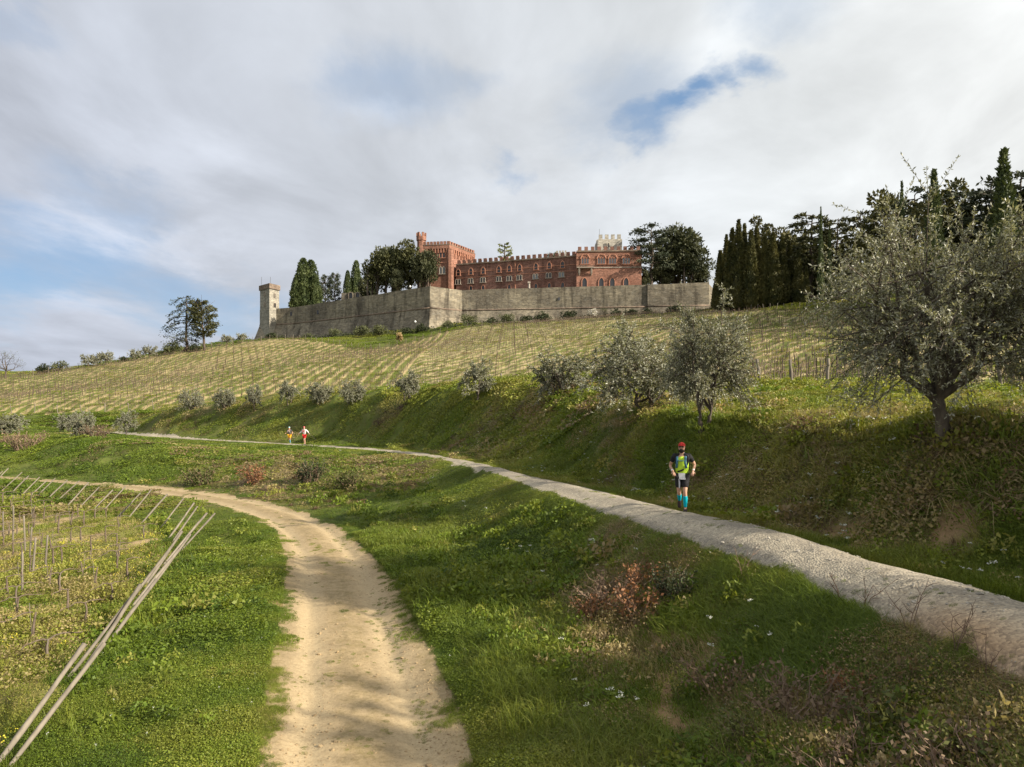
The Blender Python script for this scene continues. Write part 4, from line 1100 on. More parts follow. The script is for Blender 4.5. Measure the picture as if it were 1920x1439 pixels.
pines = [layered_parts(110, 22, 6.2, 3600, M_PINE, .02, .2, .02, .75, 34, .95), layered_parts(111, 22, 6.0, 3600, M_PINEG, -.02, .18, -.1, .6, 38, .95), broad_parts(112, 20, 5.2, 4200, M_CYP, .85, .15, None, 30)]
for px, d, top, v, w, lab in [
    (1472, 200, 420, 2, .9, 'round dark evergreen behind the middle of the cypress rank'), (1505, 205, 432, 2, .8, 'dark evergreen left of the flat-topped cedars'),
    (1520, 186, 394, 1, 1.0, 'pale cedar with flat shelves left of the needle-thin spire'), (1572, 182, 402, 1, .95, 'flat-topped cedar right of the needle-thin spire'), (1612, 172, 392, 1, .9, 'pale cedar with an upswept top left of the big olive'), (1545, 196, 440, 2, 1.0, 'dark evergreen filling behind the thin spires'),
    (1600, 180, 450, 2, 1.1, 'low dark evergreen under the upswept cedar'), (1660, 150, 346, 2, .95, 'dark evergreen behind the upper left of the olive crown'), (1715, 142, 352, 0, .8, 'pine left of the tall pointed green cypress'), (1783, 132, 330, 2, .9, 'dark round evergreen right of the tall pointed green cypress'),
    (1825, 128, 352, 0, .9, 'layered pine left of the tallest cypress'), (1862, 124, 330, 0, .85, 'layered dark pine just behind the tallest cypress'), (1912, 120, 325, 0, 1.0, 'dark pine cut by the right edge'), (1960, 118, 320, 2, 1.0, 'dark evergreen beyond the right edge'),
    (1645, 160, 470, 2, 1.2, 'dark evergreen low behind the left of the olive crown'), (1700, 150, 450, 2, 1.2, 'dark evergreen behind the middle of the olive crown'), (1760, 140, 440, 2, 1.2, 'dark evergreen below the tall pointed cypress'), (1830, 134, 430, 2, 1.2, 'dark evergreen low behind the right of the olive crown'), (1900, 130, 420, 2, 1.2, 'low dark evergreen by the right edge'), (2010, 130, 380, 2, 1.2, 'dark evergreen further past the right edge')]:
    hh = (22, 22, 20)[v]; h = H_at(px, d, top); tree_at('pine_tree' if v != 2 else 'evergreen_tree', pines[v], lab, 'conifer' if v != 2 else 'evergreen', px, d, px*.7, (h/hh*w, h/hh*w, h/hh), PG)

# ------------------------------------------------------------------ castle: curtain wall, watch tower, brick palace, keep
def m_masonry(name, c1, c2, c3, course=.9, stain=.5, bscale=1.0):
    m, N, b = base_mat(name, .95, .1)
    p = wpos(N)
    n1 = N.noise(p, .10, 5, .65); n2 = N.noise(p, .9, 5, .7); n3 = N.noise(N.mapping(p, scale=(1, 1, .12)), .55, 4, .6)
    crs = N.noise(N.mapping(p, scale=(.25, .25, 2.2)), course, 3, .6)
    blk = N.new('ShaderNodeTexVoronoi'); N.l.new(N.mapping(p, scale=(1.2, 1.2, 2.4)), blk.inputs['Vector']); blk.inputs['Scale'].default_value = bscale
    bs = N.new('ShaderNodeSeparateColor'); N.l.new(blk.outputs['Color'], bs.inputs[0])
    c = N.mix(N.range(n1, .40, .60), C4(c1), C4(c2))
    c = N.mix(N.range(n2, .5, .75), c, C4(c3))
    c = N.mix(N.math('MULTIPLY', N.range(n3, .50, .72), stain), c, C4([q*.42 for q in c1]))
    c = N.mix(1.0, c, N.mix(bs.outputs[0], C4((.74, .74, .74)), C4((1.22, 1.2, 1.18))), 'MULTIPLY')
    c = N.mix(1.0, c, N.mix(N.range(crs, .35, .65), C4((.82, .82, .82)), C4((1.1, 1.1, 1.1))), 'MULTIPLY')
    N.l.new(c, b.inputs['Base Color']); bump(N, b, N.math('ADD', n2, N.math('MULTIPLY', bs.outputs[0], .5)), .7, .12)
    return m
M_WALL = m_masonry('rubble_stone', (.135, .117, .092), (.255, .222, .165), (.20, .187, .158), .9, .95)
M_TOWER = m_masonry('pale_ashlar', (.24, .225, .19), (.30, .28, .235), (.215, .20, .175), .8, .25)
M_KEEP = m_masonry('keep_stone', (.36, .335, .285), (.45, .425, .37), (.31, .29, .25), .9, .3)
M_BRICK = m_masonry('red_brick', (.205, .102, .072), (.275, .145, .106), (.18, .105, .082), 1.6, .4, 1.6)
M_BRICKF = m_masonry('weathered_brick', (.155, .082, .064), (.225, .122, .096), (.205, .137, .113), 1.6, .65, 1.6)
M_CORNICE = m_masonry('dark_stone_trim', (.16, .12, .095), (.23, .18, .14), (.19, .15, .12), 1, .4)
M_TRIM = m_noise('pale_stone_trim', (.24, .205, .17), (.36, .315, .265), 2, .9)
M_TERRAC = m_noise('terracotta_trim', (.30, .14, .09), (.38, .19, .13), 2, .9)
def m_glass(name, c):
    m, N, b = base_mat(name, .12, .5); b.inputs['Base Color'].default_value = C4(c); return m
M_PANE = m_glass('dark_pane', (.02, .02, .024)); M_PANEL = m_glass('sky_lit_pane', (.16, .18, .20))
M_IRON = m_noise('iron', (.03, .03, .03), (.06, .055, .05), 4, .6)

WT = 46.6; WCO = 39.0
wp = [(at(487, 293)), (at(549, 288)), (at(806, 247)), (at(866, 253)), (at(1214, 244.5)), (at(1327, 242.5)), (at(1345, 262))]
wp = np.array(wp)
def outward(i):
    ns = []
    for a, b in ((i-1, i), (i, i+1)):
        if a >= 0 and b < len(wp):
            t = wp[b]-wp[a]; t = t/np.hypot(*t); ns.append(np.array([t[1], -t[0]]))
    n = sum(ns); n = n/np.hypot(*n); return n/max(.6, float(n @ ns[0]))
no = [outward(i) for i in range(len(wp))]
wall = thing('curtain_wall', 'long grey battered stone curtain wall with a corner bastion, round the castle hilltop', 'castle wall', (wp[2][0], wp[2][1], 32.5))
def rel(o, v): return np.asarray(v, float)-np.array(o.location)
bat = [4.6, 2.6, 1.7, 2.2, 1.7, 1.6, 1.6]
tops = [WT-1.2, WT-.9, WT, WT-.25, WT, WT+.25, WT+.2]
for i in range(len(wp)-1):
    a, b = wp[i], wp[i+1]; G = Geo()
    L = np.hypot(*(b-a)); n = max(2, int(L/6)); rows = []
    step = .55 if i == 4 else 0.0          # the right-hand stretch stands a little forward
    for k in range(n+1):
        t = k/n; q = a*(1-t)+b*t; nn = no[i]*(1-t)+no[i+1]*t; ba = bat[i]*(1-t)+bat[i+1]*t
        q = q+nn*step
        zt = tops[i]*(1-t)+tops[i+1]*t+(fbm(np.array([q[0]*.4]), np.array([q[1]*.4]), 7, 3)[0]-.5)*.35
        zb = min(gz(q[0]+nn[0]*ba, q[1]+nn[1]*ba), 38)-1.2
        rows.append([(q[0]-nn[0]*2.2, q[1]-nn[1]*2.2, 30), (q[0]-nn[0]*2.2, q[1]-nn[1]*2.2, zt), (q[0], q[1], zt), (q[0], q[1], WCO), (q[0]+nn[0]*ba, q[1]+nn[1]*ba, zb)])
    m = 5; vs = [v for r in rows for v in r]; f = []
    for k in range(n):
        for j in range(m-1): f.append((k*m+j, k*m+j+1, (k+1)*m+j+1, (k+1)*m+j))
    f += [tuple(range(m)), tuple(n*m+j for j in range(m))[::-1]]
    G.add(rel(wall, vs), f)
    link('wall_face', G.mesh('wall_face', [M_WALL]), wall)
    C = Geo(); C.tube(rel(wall, [(r[3][0], r[3][1], WCO) for r in rows]), .30, 6)
    link('string_course', C.mesh('string_course', [M_CORNICE], True), wall)
# small openings, a drain line
for px, py, w_, h_ in [(596, 586, .9, 1.5), (546, 589, .8, 1.6), (514, 598, 1.4, 2.2), (1048, 561, .8, 1.0)]:
    best = None
    for i in range(len(wp)-1):
        a, b = wp[i], wp[i+1]; rx = (px-960)/F
        t = (rx*a[1]-a[0])/((b[0]-a[0])-rx*(b[1]-a[1]))
        if 0 <= t <= 1: best = (a*(1-t)+b*t, no[i]); break
    q, nn = best; ang = math.atan2(nn[0], -nn[1])
    G = Geo().box((0, -.02, 0), (w_, .16, h_)); o = link('opening', G.mesh('opening', [M_PANE]), wall)
    o.location = rel(wall, (q[0], q[1], (HZ-py)/F*q[1])); o.rotation_euler = (0, 0, ang)
# terrace inside the walls
tin = [wp[i]-no[i]*2.0 for i in range(len(wp))]
G = Geo(); outer = [(x, y, 45.2) for x, y in tin]+[(70, 330, 45.2), (-60, 345, 45.2), (-104, 322, 45.2)]
G.add(outer+[(x, y, 29) for x, y, _ in outer], [tuple(range(len(outer)))]+[(i, (i+1) % len(outer), (i+1) % len(outer)+len(outer), i+len(outer)) for i in range(len(outer))])
tag(link('castle_terrace', G.mesh('castle_terrace', [M_WALL])), kind='structure')

def face_pt(A, B, px, py):
    """point of a facade (plan line A-B) seen in direction px, py"""
    rx = (px-960)/F; t = (rx*A[1]-A[0])/((B[0]-A[0])-rx*(B[1]-A[1])); q = A+(B-A)*t
    return np.array([q[0], q[1], (HZ-py)/F*q[1]])
def facing(A, B):
    return math.atan2(B[1]-A[1], B[0]-A[0])
def prism(G, plan, z0, z1, mi=0):
    n = len(plan); v = [(x, y, z0) for x, y in plan]+[(x, y, z1) for x, y in plan]
    return G.add(v, [tuple(range(n))[::-1], tuple(range(n, 2*n))]+[(i, (i+1) % n, (i+1) % n+n, i+n) for i in range(n)], mi)
def arch_outline(w, h, pointed=True, n=5):
    sp = h-(w*.85 if pointed else w*.5); p = [(-w/2, 0)]
    if pointed:
        for k in range(n+1):
            a = k/n*math.acos(.5); rr = w
            p.append((w/2-rr*math.cos(a), sp+rr*math.sin(a)*(w*.85)/(w*math.sin(math.acos(.5)))))
        q = [(-x, z) for x, z in p[:-1]][::-1]
    else:
        for k in range(n+1):
            a = k/n*math.pi/2; p.append((-w/2*math.cos(a), sp+w/2*math.sin(a)))
        q = [(-x, z) for x, z in p[:-1]][::-1]
    return p+q
def window_meshes(kind):
    """frame (proud of the wall) and dark panes set back in it; local x along wall, -y outward"""
    fr, pn = Geo(), Geo()
    def one(cx, w, h, t, z0=0.0, pointed=True, dep=.32):
        o = arch_outline(w+2*t, h+t*1.2, pointed); i = arch_outline(w, h, pointed); n = len(o)
        v = [(cx+x, -dep, z0+z) for x, z in o]+[(cx+x, -dep, z0+z) for x, z in i]+[(cx+x, 0, z0+z) for x, z in o]+[(cx+x, 0, z0+z) for x, z in i]
        f = []
        for k in range(n-1): f += [(k, k+1, n+k+1, n+k), (k, 2*n+k, 2*n+k+1, k+1), (n+k, n+k+1, 3*n+k+1, 3*n+k)]
        f += [(0, n, 3*n, 2*n), (n-1, 3*n-1, 4*n-1, 2*n-1)]
        fr.add(v, f)
        pn.add([(cx+x, -.05, z0+z) for x, z in i], [tuple(range(n))[::-1]])
    def sill(w): fr.box((0, -.25, -.12), (w, .5, .22))
    if kind == 'gothic': one(0, 1.35, 2.5, .28); sill(2.2)
    elif kind == 'pair':
        one(-.55, .72, 1.75, .2, 0, False); one(.55, .72, 1.75, .2, 0, False); sill(2.7)
    elif kind == 'triple':
        for k in (-1, 0, 1): one(k*.95, .72, 2.5, .18)
        fr.tube([(-1.7, -.3, 1.9), (-1.1, -.3, 3.2), (0, -.3, 3.9), (1.1, -.3, 3.2), (1.7, -.3, 1.9)], .2, 5); sill(3.6)
    elif kind == 'door': one(0, 1.9, 4.0, .34)
    elif kind == 'tallpair':
        one(-.62, .85, 2.7, .22); one(.62, .85, 2.7, .22); sill(3.0)
    elif kind == 'slit': one(0, .55, 1.9, .2, 0, False)
    elif kind == 'square':
        one(0, 1.1, 1.9, .22, 0, False)
    return fr, pn
WM = {}
def window(parent, A, B, px, py, kind, frame=None, pane=None, s=1.0, label=None):
    key = (kind, frame.name, pane.name)
    if key not in WM:
        f, p = window_meshes(kind); WM[key] = (f.mesh('window_frame', [frame]), p.mesh('pane', [pane]))
    q = face_pt(A, B, px, py)
    o = link('window', WM[key][0], parent); o.location = rel(parent, q); o.rotation_euler = (0, 0, facing(A, B)); o.scale = (s,)*3
    if label: o['label'] = label
    link('pane', WM[key][1], o)
    return o
mer_me = Geo().box((0, 0, .75), (1.25, .8, 1.5)).mesh('merlon', [M_BRICKF])
mer_st = Geo().box((0, 0, .9), (1.35, .8, 1.8)).mesh('merlon', [M_KEEP])
mer_br = Geo().box((0, 0, .62), (1.0, .7, 1.25)).mesh('merlon', [M_BRICK])
def merlons(parent, A, B, z, n, me, inset=.5):
    ang = facing(A, B); t = (B-A)/np.hypot(*(B-A)); nn = np.array([-t[1], t[0]])
    for k in range(n):
        q = A+(B-A)*((k+.5)/n)+nn*inset
        o = link('merlon', me, parent); o.location = rel(parent, (q[0], q[1], z)); o.rotation_euler = (0, 0, ang)
def course(parent, A, B, z, mat, h=.4, out=.3, name='cornice'):
    L = np.hypot(*(B-A)); G = Geo().box((L/2, -out/2+.05, 0), (L, out+.1, h)); o = link(name, G.mesh(name, [mat]), parent)
    o.location = rel(parent, (A[0], A[1], z)); o.rotation_euler = (0, 0, facing(A, B)); return o

# watch tower at the left end of the wall
C_ = np.array(at(505, 287)); L_ = np.array(at(487.5, 292.5)); R_ = np.array(at(523.5, 292))
tw = thing('watch_tower', 'small pale square stone watch tower with overhanging cap at the left end of the wall', 'tower', (C_[0], C_[1], 34))
B_ = L_+R_-C_
def grow(pl, k):
    c = sum(pl)/len(pl); return [c+(p-c)*k for p in pl]
pl = [C_, R_, B_, L_]
link('wall', prism(Geo(), [rel(tw, (*p, 0))[:2] for p in pl], 31-34, 53.6-34).mesh('wall', [M_TOWER]), tw)
link('cap', prism(Geo(), [rel(tw, (*p, 0))[:2] for p in grow(pl, 1.12)], 53.3-34, 55.3-34).mesh('cap', [M_CORNICE]), tw)
for A, B, px, py, k in [(L_, C_, 496.5, 557, 'slit'), (L_, C_, 496.5, 576, 'slit'), (C_, R_, 514.5, 559, 'slit'), (C_, R_, 514.5, 577, 'square')]:
    window(tw, A, B, px, py, k, M_TRIM, M_PANE)
for px in (490.5, 507):
    q = np.array(at(px, 290)); o = link('aerial', Geo().tube([(0, 0, 0), (0, 0, 3.2)], .06, 4).mesh('aerial', [M_IRON]), tw); o.location = rel(tw, (q[0], q[1], 55.3))

# brick palace
pal = thing('palace', 'red brick castle palace with crenellated roofline, pointed windows and a corner tower', 'castle', (5, 262, 45.2))
def prism_part(name, plan, z0, z1, mat, parent=None):
    parent = parent or pal
    return link(name, prism(Geo(), [rel(parent, (p[0], p[1], 0))[:2] for p in plan], z0-parent.location[2], z1-parent.location[2]).mesh(name, [mat]), parent)
# tower block
TA = np.array(at(796, 276.5)); TB = np.array(at(843, 275)); TC = np.array(at(888, 290)); TD = TA+TC-TB
prism_part('tower', [TA, TB, TC, TD], 45, 66.6, M_BRICK)
grown = grow([TA, TB, TC, TD], 1.07)
prism_part('parapet', grown, 66.6, 68.2, M_BRICK)
for A, B, n in ((grown[0], grown[1], 8), (grown[1], grown[2], 11)):
    merlons(pal, A, B, 68.2, n, mer_br); course(pal, A, B, 68.1, M_CORNICE, .25, .12)
# corbel arches under the parapet
for A, B, n in ((TA, TB, 9), (TB, TC, 13)):
    G = Geo(); t = (B-A)/np.hypot(*(B-A)); nn = np.array([t[1], -t[0]])
    for k in range(n+1):
        q = A+(B-A)*(k/n)+nn*.28; rot = Matrix.Rotation(facing(A, B), 3, 'Z')
        G.box(rel(pal, (q[0], q[1], 65.8)), (.34, .55, 1.7), rot)
    link('corbel_frieze', G.mesh('corbel_frieze', [M_TERRAC]), pal)['kind'] = 'stuff'
tt = np.array([TB]*1)
# corner buttress turret between the two tower faces
G = Geo(); q = rel(pal, (TB[0]+.2, TB[1]+.6, 0)); prism(G, [(q[0]+1.5*math.cos(a), q[1]+1.5*math.sin(a)) for a in np.arange(8)*math.pi/4+.39], 45-45.2, 66.4-45.2)
link('corner_turret', G.mesh('corner_turret', [M_BRICK]), pal)
# slender stair turret at the back left
q = np.array(at(790, 290)); G = Geo(); r8 = lambda r, z0, z1: prism(G, [(q[0]-pal.location[0]+r*math.cos(a), q[1]-pal.location[1]+r*math.sin(a)) for a in np.arange(8)*math.pi/4+.39], z0-45.2, z1-45.2)
r8(1.75, 45, 73.4); r8(2.1, 73.4, 75.0); link('stair_turret', G.mesh('stair_turret', [M_BRICK]), pal)
for k in range(6):
    a = k*math.pi/3; o = link('merlon', Geo().box((0, 0, .8), (.9, .6, 1.6)).mesh('merlon', [M_BRICK]) if k == 0 else last_m, pal); last_m = o.data
    o.location = rel(pal, (q[0]+1.75*math.cos(a), q[1]+1.75*math.sin(a), 75.0)); o.rotation_euler = (0, 0, a+math.pi/2)
window(pal, TA, TB, 829.5, 484, 'tallpair', M_TERRAC, M_PANE); window(pal, TA, TB, 807, 484, 'tallpair', M_TERRAC, M_PANE)
window(pal, TA, TB, 829.5, 514, 'tallpair', M_TRIM, M_PANEL, 1.0, 'pale paired window')
for k, px in enumerate((852, 858, 864, 870, 876, 881)): window(pal, TB, TC, px, 485.5+k*.9, 'slit', M_TERRAC, M_PANE)
for A, B in ((TA, TB), (TB, TC)): course(pal, A, B, 61.2, M_TERRAC, .3, .2)
# long wing
FA = np.array(at(855, 276)); FB = np.array(at(1081, 261)); t = (FB-FA)/np.hypot(*(FB-FA)); nb = np.array([-t[1], t[0]])
prism_part('wing_wall', [FA, FB, FB+nb*14, FA+nb*14], 45, 60.6, M_BRICKF)
course(pal, FA, FB, 60.45, M_CORNICE, .5, .35); course(pal, FA, FB, 57.3, M_TERRAC, .22, .14); course(pal, FA, FB, 55.1, M_TERRAC, .18, .12)
merlons(pal, FA, FB, 60.7, 22, mer_me)
for px, py in [(859.5, 517.5), (883, 515.5), (906, 514), (935.5, 511.5), (955, 510), (974.5, 508.5), (1005, 506.5), (1030, 504.5), (1055, 503)]:
    window(pal, FA, FB, px, py, 'gothic', M_TERRAC, M_PANE)
for px, py, pale in [(859, 533.5, 0), (882.5, 531.5, 0), (905.5, 530, 0), (935.5, 528, 0), (955, 527, 0), (974, 525.5, 0), (1004, 523.5, 1), (1029, 521.5, 0), (1053, 520, 1)]:
    window(pal, FA, FB, px, py, 'pair', M_TRIM, M_PANEL if pale else M_PANE)
for px, py in [(883, 548), (906, 547), (955, 546), (1005, 544), (1030, 543), (1055, 542)]:
    window(pal, FA, FB, px, py, 'door', M_TERRAC, M_PANE, .62)
G = Geo().tube([(0, -.12, 0), (0, -.12, 15)], .14, 5); o = link('downpipe', G.mesh('downpipe', [M_TERRAC]), pal); q = face_pt(FA, FB, 966, 540); o.location = rel(pal, (q[0], q[1], 45.3)); o.rotation_euler = (0, 0, facing(FA, FB))
# right block with balcony
RA = np.array(at(1081, 257)); RB = np.array(at(1203, 256))
prism_part('block_wall', [RA, RB, RB+(0, 14), RA+(0, 14)], 45, 61.3, M_BRICK)
course(pal, RA, RB, 61.2, M_CORNICE, .5, .35); course(pal, RA, RB, 55.2, M_TRIM, .3, .22); course(pal, RA, RB, 58.6, M_TERRAC, .2, .12)
merlons(pal, RA, RB, 61.4, 10, mer_me)
for px in (1097, 1127.5, 1148.5, 1174): window(pal, RA, RB, px, 495.5, 'triple', M_TERRAC, M_PANEL)
for px in (1096, 1127.5, 1148, 1174): window(pal, RA, RB, px, 540, 'door', M_TERRAC, M_PANE, .9)
q = face_pt(RA, RB, 1097, 500); bal = link('balcony', Geo().box((0, -.9, 0), (6.2, 1.8, .3)).mesh('balcony', [M_TRIM]), pal); bal.location = rel(pal, (q[0], q[1], 55.0)); bal.rotation_euler = (0, 0, facing(RA, RB))
G = Geo().box((0, -1.7, .65), (6.2, .1, .12))
for k in range(12): G.box((-3+k*.545, -1.7, .38), (.1, .1, .5))
link('balustrade', G.mesh('balustrade', [M_CORNICE]), bal)
for k in (-1, 1):
    G = Geo().tube([(k*2.2, -.05, -2.6), (k*2.2, -.7, -1.6), (k*2.2, -1.5, -.2)], [.25, .4, .3], 5); link('bracket', G.mesh('bracket', [M_TRIM]), bal)

# stone keep behind the right block, small crenellated block behind the wing
KA = np.array(at(1120.5, 268)); KB = np.array(at(1166.5, 267.5))
keep = thing('keep_tower', 'pale grey square stone keep with tall merlons rising behind the right of the palace', 'tower', (*((KA+KB)/2), 45.2))
prism_part('wall', [KA, KB, KB+(0, 9), KA+(0, 9)], 45, 68.4, M_KEEP, keep); merlons(keep, KA, KB, 68.4, 4, mer_st, .45); merlons(keep, KA+(0, 8.4), KB+(0, 8.4), 68.4, 4, mer_st, 0)
for px in (1136, 1141): window(keep, KA, KB, px, 464, 'slit', M_KEEP, M_PANE, .8)
o = link('aerial', Geo().tube([(0, 0, 0), (0, 0, 2.6)], .05, 4).mesh('aerial', [M_IRON]), keep); o.location = rel(keep, (KA[0]+.8, KA[1]+1, 70))
KA = np.array(at(1042, 292)); KB = np.array(at(1063, 291.5))
chp = thing('crenellated_block', 'small grey crenellated block peeping over the palace wing left of the keep', 'tower', (*((KA+KB)/2), 45.2))
prism_part('wall', [KA, KB, KB+(0, 6), KA+(0, 6)], 45, 68.4, M_KEEP, chp); merlons(chp, KA, KB, 68.4, 4, Geo().box((0, 0, .7), (.7, .6, 1.4)).mesh('merlon', [M_KEEP]), .3)
KA = np.array(at(640, 302)); KB = np.array(at(706, 300))
low = thing('low_building', 'low grey stone building with three dark openings among trees above the left wall', 'building', (*((KA+KB)/2), 45.2))
prism_part('wall', [KA, KB, KB+(0, 7), KA+(0, 7)], 45, 54.0, M_WALL, low)
for px in (658, 671, 684): window(low, KA, KB, px, 562, 'square', M_WALL, M_PANE, 1.5)
# pillar on the terrace, lamps
q = np.array(at(992, 256.5)); pil = thing('pillar', 'pale slender stone pillar standing before the palace wing', 'pillar', (q[0], q[1], 45.2))
link('shaft', Geo().tube([(0, 0, 0), (0, 0, 4.2)], [.45, .38], 8).mesh('shaft', [M_TRIM]), pil); link('capital', Geo().box((0, 0, 4.5), (1.0, 1.0, .6)).mesh('capital', [M_TRIM]), pil)
M_GLOBE = m_noise('lamp_globe', (.8, .8, .78), (.85, .85, .83), 2, .4)
def lamp(label, px, d, z, h):
    x, y = at(px, d); o = thing('lamp_post', label, 'lamp', (x, y, z), 0, 'lamps along the castle wall')
    link('pole', Geo().tube([(0, 0, 0), (0, 0, h)], .06, 5).mesh('pole', [M_IRON]), o)
    bm = bmesh.new(); bmesh.ops.create_icosphere(bm, subdivisions=2, radius=.36); bmesh.ops.translate(bm, vec=(0, 0, h+.2), verts=bm.verts); me = bpy.data.meshes.new('globe'); bm.to_mesh(me); bm.free(); me.materials.append(M_GLOBE); link('globe', me, o)
lamp('white globe lamp on the wall walk left of the bastion corner', 769, 254, WT-.2, 1.2)
x, y = at(778.5, 238); lamp('white globe lamp on a pole at the foot of the wall near the bastion', 778.5, 238, gz(x, y), 3.4)

# trees of the castle garden
def garden(name, parts, hh, label, cat, px, d, top, w, z=45.2, group='trees inside the castle walls', rz=0):
    x, y = at(px, d); h = (HZ-top)/F*d-z
    o = thing(name, label, cat, (x, y, z-.1), rz, group); o.scale = (h/hh*w, h/hh*w, h/hh)
    for nm, me in zip(('trunk', 'crown'), parts): link(nm, me, o)
fat = [cypress_parts(130+i, 24, 3.6, 3600, 1.2, M_CYPW, .5, .16) for i in range(2)]
for px, d, top, w, v, lab in [(569, 300, 485, 1.35, 0, 'tallest of the fat cypress clump beside the watch tower'), (583, 302, 488, 1.25, 1, 'right-hand tip of the fat cypress clump beside the watch tower'), (557, 298, 515, 1.3, 1, 'low left cypress of the fat clump beside the watch tower'), (591, 299, 515, 1.2, 0, 'low right cypress of the fat clump beside the watch tower'),
                          (652, 310, 508, .8, 0, 'shorter pointed cypress left of the tall one behind the low building'), (668, 312, 489, .85, 1, 'taller pointed cypress behind the low stone building')]:
    garden('cypress_tree', fat[v], 24, lab, 'cypress', px, d, top, w, rz=px)
gp = [layered_parts(140, 18, 4.6, 3000, M_PINE, 0, .3, .1, .8, 26, .8, 0, True), broad_parts(141, 18, 6.0, 6200, M_OAK, .85, .06, None, 30, .9), broad_parts(142, 18, 6.8, 6200, M_PINEG, .9, .14, None, 32, .8, 1, 2), broad_parts(143, 18, 6.9, 6200, M_OAK, .9, .14, None, 34, .85, 1, 3)]
for px, d, top, w, v, lab in [(610, 305, 512, .72, 0, 'left of two thin-crowned pines between the cypress clumps'), (628, 306, 508, .72, 0, 'right of two thin-crowned pines between the cypress clumps'), (690, 288, 505, .75, 1, 'dark bush tree at the left foot of the big holm oaks'),
                          (708, 268, 458, .75, 2, 'leftmost of the tall evergreen oaks hiding the palace tower'), (738, 270, 452, .82, 3, 'second of the tall evergreen oaks from the left'), (768, 268, 449, .78, 2, 'third of the tall evergreen oaks from the left'), (798, 262, 462, .72, 3, 'evergreen oak nearest the palace tower'), (745, 262, 500, .9, 1, 'dark undergrowth tree beneath the tall evergreen oaks'),
                          (1268, 268, 415, .95, 3, 'tallest grey-green oak right of the castle cedar'), (1296, 262, 448, .95, 3, 'rounded oak at the right end of the castle garden'), (1240, 262, 468, .95, 1, 'dark dense tree in front of the castle cedar'), (1314, 264, 488, .62, 2, 'small oak above the right end of the wall'), (1210, 258, 500, .6, 1, 'dark bush tree hiding the right corner of the palace')]:
    garden({0: 'pine_tree', 1: 'evergreen_tree', 2: 'evergreen_oak', 3: 'evergreen_oak'}[v], gp[v], 18, lab, {0: 'pine', 1: 'evergreen', 2: 'oak', 3: 'oak'}[v], px, d, top, w, rz=px)
cd2 = layered_parts(150, 26, 8.6, 4800, M_PINE, .0, .35, .02, .85, 26, 1.0)
garden('cedar_tree', cd2, 26, 'broad flat-topped dark cedar at the right end of the palace', 'cedar', 1222, 259, 420, .92, rz=1)
garden('fir_tree', layered_parts(151, 22, 5.5, 2600, M_FIR, 0, .1, .35, .15, 40, .8), 22, 'yellow-green conifer rising behind the palace wing', 'conifer', 946, 305, 449, .95, 46)
garden('evergreen_oak', gp[1], 18, 'grey treetop left of the small crenellated block', 'oak', 1037, 300, 461, .4, 46)

# shrubs at the foot of the wall
SG = 'shrubs at the foot of the castle wall'
spots = [(508, 281, 1.3, 3, 'dark shrub below the watch tower'), (532, 276, 1.0, 2, 'dark shrub right of the one below the watch tower'), (575, 268, .9, 0, 'leftmost pale shrub under the long shaded wall'), (630, 258, 1.1, 1, 'second pale shrub under the long shaded wall'), (674, 246, 1.35, 0, 'big pale shrub under the middle of the shaded wall'), (712, 242, 1.3, 1, 'big pale shrub nearest the lamp pole'), (760, 238, 1.0, 3, 'dark shrub left of the lamp pole'), (793, 236, 1.2, 2, 'dark shrub at the bastion corner'), (836, 237, .95, 0, 'small shrub before the sunlit bastion face'),
         (880, 240, 1.25, 1, 'shrub right of the sunlit bastion'), (925, 238, 1.1, 2, 'dark shrub second right of the bastion'), (948, 238, 1.2, 1, 'pale shrub before the wall under the fir'), (985, 237, 1.2, 3, 'dark shrub under the pillar'), (1012, 236, 1.55, 2, 'largest dark shrub before the long sunny wall'), (1066, 235, 1.5, 3, 'dark rounded shrub left of the blossom tree'), (1158, 232, 1.3, 2, 'dark shrub right of the blossom tree'), (1184, 231, 1.2, 3, 'second dark shrub right of the blossom tree'), (1215, 230, 1.1, 2, 'dark shrub at the small step in the wall'), (1262, 228, 1.4, 3, 'dark shrub before the right end of the wall')]
for px, d, s, v, lab in spots: tree_at('shrub', shr[v], lab, 'shrub', px, d, px*.7, s, SG, names=('stem', 'foliage'))
tree_at('blossom_tree', shrub_parts(77, 3.6, 1.9, 700, M_BLOSSOM, .3, 9), 'small white blossoming tree before the long wall', 'blossom tree', 1113, 231, 0, 1.15, names=('stem', 'foliage'))
tree_at('bare_tree', bare_parts(14, 5.0, 2), 'bare brown sapling right of the blossom tree', 'bare tree', 1132, 231, 0, .9, names=('trunk', 'crown'))
tree_at('pampas_grass', shrub_parts(78, 3.4, .85, 500, M_STRAW, .8, 6), 'tall straw-coloured clump at the upper edge of the vineyard', 'pampas grass', 750, 219, 0, 1.05, names=('stem', 'foliage'))
def hedge(label, pts, h, mat):
    P_ = resample(np.array(pts, float), 1.4); o = thing('hedge', label, 'hedge', (P_[0][0], P_[0][1], gz(*P_[0])), 0, 'low dark hedges at the castle wall foot')
    cs = [(x-P_[0][0]+rng.normal(0, .3), y-P_[0][1]+rng.normal(0, .3), gz(x, y)-o.location[2]+h*.35) for x, y in P_]; rs = [h*.62*rng.uniform(.7, 1.15) for _ in P_]
    link('foliage', Geo().quads(clump_leaves(rng, cs, rs, len(P_)*55, .5, .5, .9, .5, .3, .2)).mesh('foliage', [mat]), o)
hedge('dark low hedge under the shaded left stretch of wall', [at(535, 274), at(600, 262), at(680, 248), at(745, 241)], 2.0, M_SHRUBD)
hedge('dark low hedge from the bastion to the wall step', [at(752, 237), at(820, 234), at(900, 236), at(1000, 235), at(1100, 232), at(1205, 229)], 2.0, M_SHRUBD)
